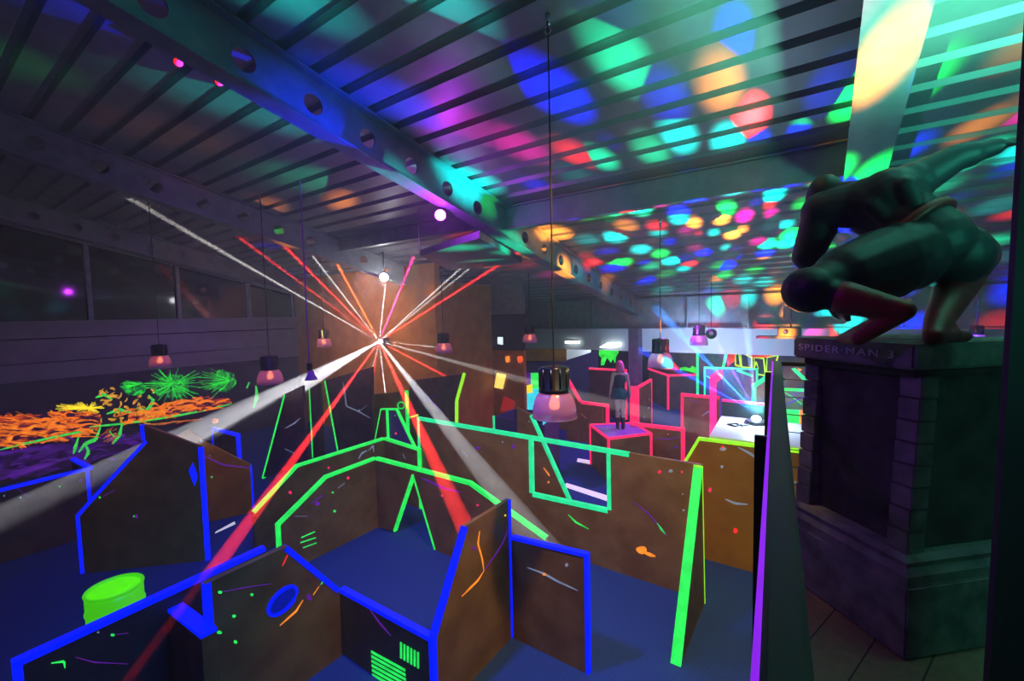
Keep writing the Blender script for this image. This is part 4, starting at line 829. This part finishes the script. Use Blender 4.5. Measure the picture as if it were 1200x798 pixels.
# fixtures that shine in the picture
def fixture(name, label, cat, px, py, d, em, es, r=.07, up=True):
    c = atd(px, py, d); t = thing(name, label, cat, c); nv = (Vector(EYE)-c).normalized()
    bm = bmesh.new(); tube(bm, [c-nv*.04, c-nv*.16, c-nv*.24], [r*1.5, r*1.4, r*.8], 16); link('housing', bm, BLACK, t, True)
    bm = bmesh.new(); tube(bm, [c-nv*.035, c-nv*.015, c], [r*1.3, r, r*.5], 16); link('lens', bm, plain(name+'_lens', (1, 1, 1), .3, em=em, es=es), t, True)
    if up:
        bm = bmesh.new(); tube(bm, [c-nv*.12, Vector((c.x-nv.x*.12, c.y-nv.y*.12, ROOF(c.y)-.05))], .018, 8); link('bracket', bm, BLACK, t)
    return c
LAS = atd(445, 400, 14.0)
c = LAS; t = thing('laser_projector', 'black laser projector on the orange wall throwing red and white beams', 'laser', c)
bm = bmesh.new(); bbox(bm, (c.x-.16, c.y+.03, c.z-.10), (c.x+.16, c.y+.30, c.z+.10), .02); link('housing', bm, BLACK, t)
bm = bmesh.new(); tube(bm, [(c.x, c.y+.03, c.z), (c.x, c.y+.005, c.z)], .07, 18); link('lens', bm, plain('laser_lens', (1, 1, 1), .3, em=(1, .85, .8), es=25), t, True)
bm = bmesh.new(); tube(bm, [(c.x, c.y+.2, c.z), (c.x, 9.32, c.z-.02)], .03, 8); link('bracket', bm, BLACK, t)
WL = fixture('flood_lamp', 'dazzling white flood lamp under the roof beam above the laser', 'flood lamp', 450, 325, 12.2, (.9, .95, 1), 60, .085)
UVL = fixture('blacklight_lamp', 'violet blacklight lamp glowing under the long roof beam', 'blacklight', 516, 252, 7.3, (.7, .08, 1), 14, .07)
RB = fixture('red_glow_point', 'small red glowing point under roof beam, lower of two', 'signal lamp', 257, 96, 5.2, (1, .01, .01), 2, .035)  # this and the next: small red glowing points with housing and bracket
RB = fixture('red_glow_point', 'small red glowing point under roof beam, upper of two', 'signal lamp', 209, 73, 5.0, (1, .01, .01), 2, .035)
# moving-head light on the bunker roof
DISC = onz(886, 497, 2.0); DISC.z = 2.16
c = DISC; t = thing('moving_head_light', 'dazzling blue-white disco projector lying on white roof board', 'disco light', (c.x, c.y, 2.0))
bm = bmesh.new(); bm2 = bmesh.new(); lathe(bm, [(0, 0), (.17, 0), (.19, .02), (.17, .06), (.10, .08), (0, .08)], (c.x, c.y+.02, 2.0), 24); link('base', bm, BLACK, t, True)
bm = bmesh.new(); lathe(bm, [(.02, .06), (.06, .07), (.075, .10), (.06, .13), (.03, .145), (0, .145)], (c.x, c.y, 2.0), 20); link('lens', bm, plain('disco_lens', (1, 1, 1), .3, em=(.35, .75, 1), es=30), t, True)
bm = bmesh.new(); pts = [onz(*p, 2.012) for p in ((882, 497), (870, 499), (862, 496), (853, 497), (862, 499.5), (870, 497))]; tube(bm, pts, .014, 6); link('cable', bm, RUBBER, t, True)

def gobo(name, loc, energy, scale, thr, soft, seed, palette, up, aim):
    o = add_light('SPOT', name, loc, energy, (1, 1, 1), Vector(loc)+Vector(aim), up, .3, .02); l = o.data; l.use_nodes = True; nt = l.node_tree; L = nt.links.new
    em = next(n for n in nt.nodes if n.type == 'EMISSION')
    tc = N(nt, 'ShaderNodeTexCoord'); mp = N(nt, 'ShaderNodeMapping'); mp.inputs['Location'].default_value = seed; mp.inputs['Scale'].default_value = (.62, 1.25, 1)
    vo = N(nt, 'ShaderNodeTexVoronoi'); vo.inputs['Scale'].default_value = scale; vo.inputs['Randomness'].default_value = .75
    L(tc.outputs['Normal'], mp.inputs[0]); L(mp.outputs[0], vo.inputs['Vector'])
    mr = N(nt, 'ShaderNodeMapRange', interpolation_type='SMOOTHSTEP'); mr.inputs[1].default_value = thr; mr.inputs[2].default_value = thr-soft; mr.inputs[3].default_value = 0; mr.inputs[4].default_value = 1
    L(vo.outputs['Distance'], mr.inputs[0])
    sp = N(nt, 'ShaderNodeSeparateColor'); L(vo.outputs['Color'], sp.inputs[0])
    cr = N(nt, 'ShaderNodeValToRGB'); cr.color_ramp.interpolation = 'CONSTANT'; e = cr.color_ramp.elements
    for i, c in enumerate(palette):
        el = e[0] if i == 0 else (e[1] if i == 1 else e.new(i/len(palette)))
        el.position = i/len(palette); el.color = (*c, 1)
    L(sp.outputs[0], cr.inputs[0])
    pw = N(nt, 'ShaderNodeMath', operation='POWER'); pw.inputs[1].default_value = 1.6; ml = N(nt, 'ShaderNodeMath', operation='MULTIPLY'); L(sp.outputs[1], pw.inputs[0]); L(pw.outputs[0], ml.inputs[0]); L(mr.outputs[0], ml.inputs[1])
    L(cr.outputs[0], em.inputs['Color']); L(ml.outputs[0], em.inputs['Strength'])
    return o
PAL = [(0, .02, 1), (0, .9, .08), (1, .02, .02), (0, .01, 1), (1, .28, .02), (0, .85, .35), (1, .0, .35), (0, .7, .6)]
gobo('disco_spots', DISC+Vector((0, 0, .06)), 30000, 8.5, .62, .46, (3.1, 1.7, .4), PAL, math.radians(166), (.26, .06, 1))
gobo('disco_spots', LAS+Vector((.35, -1.8, .2)), 2600, 3.9, .46, .38, (1.3, .2, 5.5), [(0, .01, 1), (0, 0, 0), (1, .02, .02), (0, 0, 0), (1, .25, .02), (0, .8, .08), (0, 0, 0), (0, .01, 1)], math.radians(150), (0, -.1, 1))

# room lighting; the washes are added fill without a fixture
add_light('POINT', 'flood', WL+Vector((.25, -.35, -.12)), 11, (.95, .92, 1), radius=.12)
add_light('POINT', 'blacklight', UVL+Vector((.1, -.3, -.15)), 60, (.55, .04, 1), radius=.1)
D0 = math.radians(150)
add_light('SPOT', 'blacklight', (-7.5, 2.5, 6.3), 150, (.42, .03, 1), (-9.5, 2.6, 0), D0, .6, .2)  # this and the next two: added violet fill, no fixture there
add_light('SPOT', 'blacklight', (-14.0, 5.5, 5.6), 90, (.30, .05, 1), (-14, 5.6, 0), D0, .6, .2)
add_light('SPOT', 'blacklight', (-3.0, 11.5, 4.6), 520, (.70, .08, 1), (-3, 11.6, 0), D0, .6, .2)
add_light('SPOT', 'added_blue_wash', (-3.6, 2.0, 6.6), 800, (.01, .17, 1), (-4.5, 4.3, 0), math.radians(90), .8, .2)
add_light('SPOT', 'warm_wash', (-.6, 3.0, 6.4), 800, (1, .66, .20), (-2.5, 5.2, .9), math.radians(75), .9, .15)
add_light('SPOT', 'gallery_lamp', (2.7, 1.7, 4.7), 700, (.08, 1, .65), (.4, 4.6, 6.8), math.radians(95), 1.0, .3)
add_light('SPOT', 'gallery_lamp', (2.1, 3.3, 4.3), 2100, (.16, 1, .58), (1.3, 3.9, 6.8), math.radians(88), .6, .2)
add_light('POINT', 'gallery_lamp', (2.7, 1.6, 4.4), 22, (.08, 1, .58), radius=.3)
add_light('SPOT', 'blacklight', (-1.3, 1.0, 5.2), 32, (.35, .01, 1), (.1, 1.9, 3.2), math.radians(70), .6, .1)  # added lamp that throws violet onto the rail side
add_light('SPOT', 'warm_wash', (-11.6, 6.3, 4.9), 260, (1, .55, .10), (-12.2, 9.3, 3.6), math.radians(100), .8, .1)
add_light('POINT', 'back_room', (-8, 18, 2.6), 90, (.8, .95, 1), radius=.2)
add_light('POINT', 'back_room', (-1.5, 17.6, 2.6), 50, (.2, .3, 1), radius=.2)
add_light('POINT', 'disco_spill', DISC+Vector((0, -.05, .12)), 70, (.5, .75, 1), radius=.05)
add_light('SPOT', 'bulkhead_wash', (-3, 13.9, 2.7), 420, (.45, .62, 1), (-3, 16.2, 3.1), math.radians(150), .5, .2)

# haze and the beams that show in it
bm = bmesh.new(); box(bm, (-16.6, -3.9, .02), (6.7, 16.1, 8.3))
hz = link('haze', bm, bpy.data.materials.new('haze'), None); tag(hz, 'thin stage haze filling the hall', 'haze', None, 'stuff')
m = hz.data.materials[0]; m.use_nodes = True; nt = m.node_tree; nt.nodes.clear(); out = N(nt, 'ShaderNodeOutputMaterial'); vs = N(nt, 'ShaderNodeVolumeScatter'); vs.inputs['Density'].default_value = .0035; vs.inputs['Anisotropy'].default_value = 0.0
nt.links.new(vs.outputs[0], out.inputs['Volume'])
HZC = bpy.data.collections.new('haze_only'); HZC.objects.link(hz)
def beam(src, tgt, deg, col, e, blend=.15):
    deg = max(deg*1.15, .6); e *= max(1, 2.6/deg)**1.5*2.2
    o = add_light('SPOT', 'beam', src, e, col, tgt, math.radians(deg), blend, .0); o.light_linking.receiver_collection = HZC; return o
src = LAS + Vector((0, -.02, 0))
Wc, Rc, Mc, Oc = (1, .93, .88), (1, .03, .03), (1, .02, .30), (1, .16, .02)
K = 9.0e5
beam(src, ony(652, 662, 4.24), 1.9, (.95, .95, 1), K*.7, .1)
beam(src, onx(205, 532, -9.2), 6.0, (.95, .93, 1), K*.55, .05)
beam(src, ony(690, 466, 8.7), 1.6, Wc, K*.32)
beam(src, ony(614, 417, 9.0), .5, Wc, K*.15)
beam(src, onx(251, 667, -5.36), .9, Rc, K*1.8); beam(src, onz(397, 655, .9), 1.1, Rc, K*.6); beam(src, onx(548, 624, -3.12), 1.1, Rc, K*1.9); beam(src, ony(612, 488, 8.0), .9, Rc, K*1.3)
beam(src, onx(405, 556, -7.85), .6, Wc, K*.12); beam(src, ony(457, 507, 7.24), .5, Wc, K*.3)
up = lambda x, y: onx(x, y, -10.6) if x > 400 else onx(x, y, -13.5)
for (x, y), dg, c_, k in (((345, 300), .9, Rc, .9), ((372, 307), .6, Wc, .6), ((390, 300), 1.2, Oc, .9), ((452, 330), .8, Wc, 1.0), ((490, 288), 1.0, Mc, 1.0), ((508, 343), .7, Wc, .6), ((525, 335), .4, Wc, .25), ((350, 346), .5, Wc, .35), ((280, 278), .7, Rc, .5), ((520, 352), .6, Rc, .5), ((530, 345), .5, Rc, .4), ((250, 290), .35, Wc, .12)):
    beam(src, atd(x, y, 12.5), dg*(1.5 if c_[1] < .5 else 1), c_, K*k*(2.2 if c_[1] < .5 else .8))
ds = DISC+Vector((0, 0, .05))
for (x, y), dg, c_, k in (((835, 430), 2.2, (.03, .30, 1), 1.0), ((828, 452), 1.6, (.02, .05, 1), .8), ((862, 440), 1.6, (.4, .05, 1), .3), ((880, 430), 2.0, (.2, .6, 1), .3), ((950, 455), 2.0, (.1, .1, 1), .1)):
    beam(ds, atd(x, y, 9.6), dg, c_, K*k)
for p_, e_, c_ in ((LAS+Vector((0, -.05, 0)), 450, (1, .6, .55)), (WL+Vector((.1, -.15, 0)), 1600, (.85, .92, 1)), (DISC+Vector((0, -.05, .08)), 600, (.25, .6, 1)), (UVL+Vector((.05, -.1, -.05)), 220, (.6, .05, 1))):
    o = add_light('POINT', 'halo', p_, e_, c_, radius=.03); o.light_linking.receiver_collection = HZC
beam(UVL, atd(485, 300, 12.5), 1.3, Mc, K*.25)

# world, view
w = bpy.data.worlds.new('world'); S.world = w; w.use_nodes = True; w.node_tree.nodes['Background'].inputs[0].default_value = (.02, .015, .05, 1); w.node_tree.nodes['Background'].inputs[1].default_value = .05
S.view_settings.view_transform = 'Standard'; S.view_settings.look = 'None'; S.view_settings.gamma = 1; S.view_settings.exposure = 0; S.view_settings.use_curve_mapping = False
S.cycles.volume_bounces = 0; S.cycles.max_bounces = 6; S.cycles.sample_clamp_indirect = 3.0
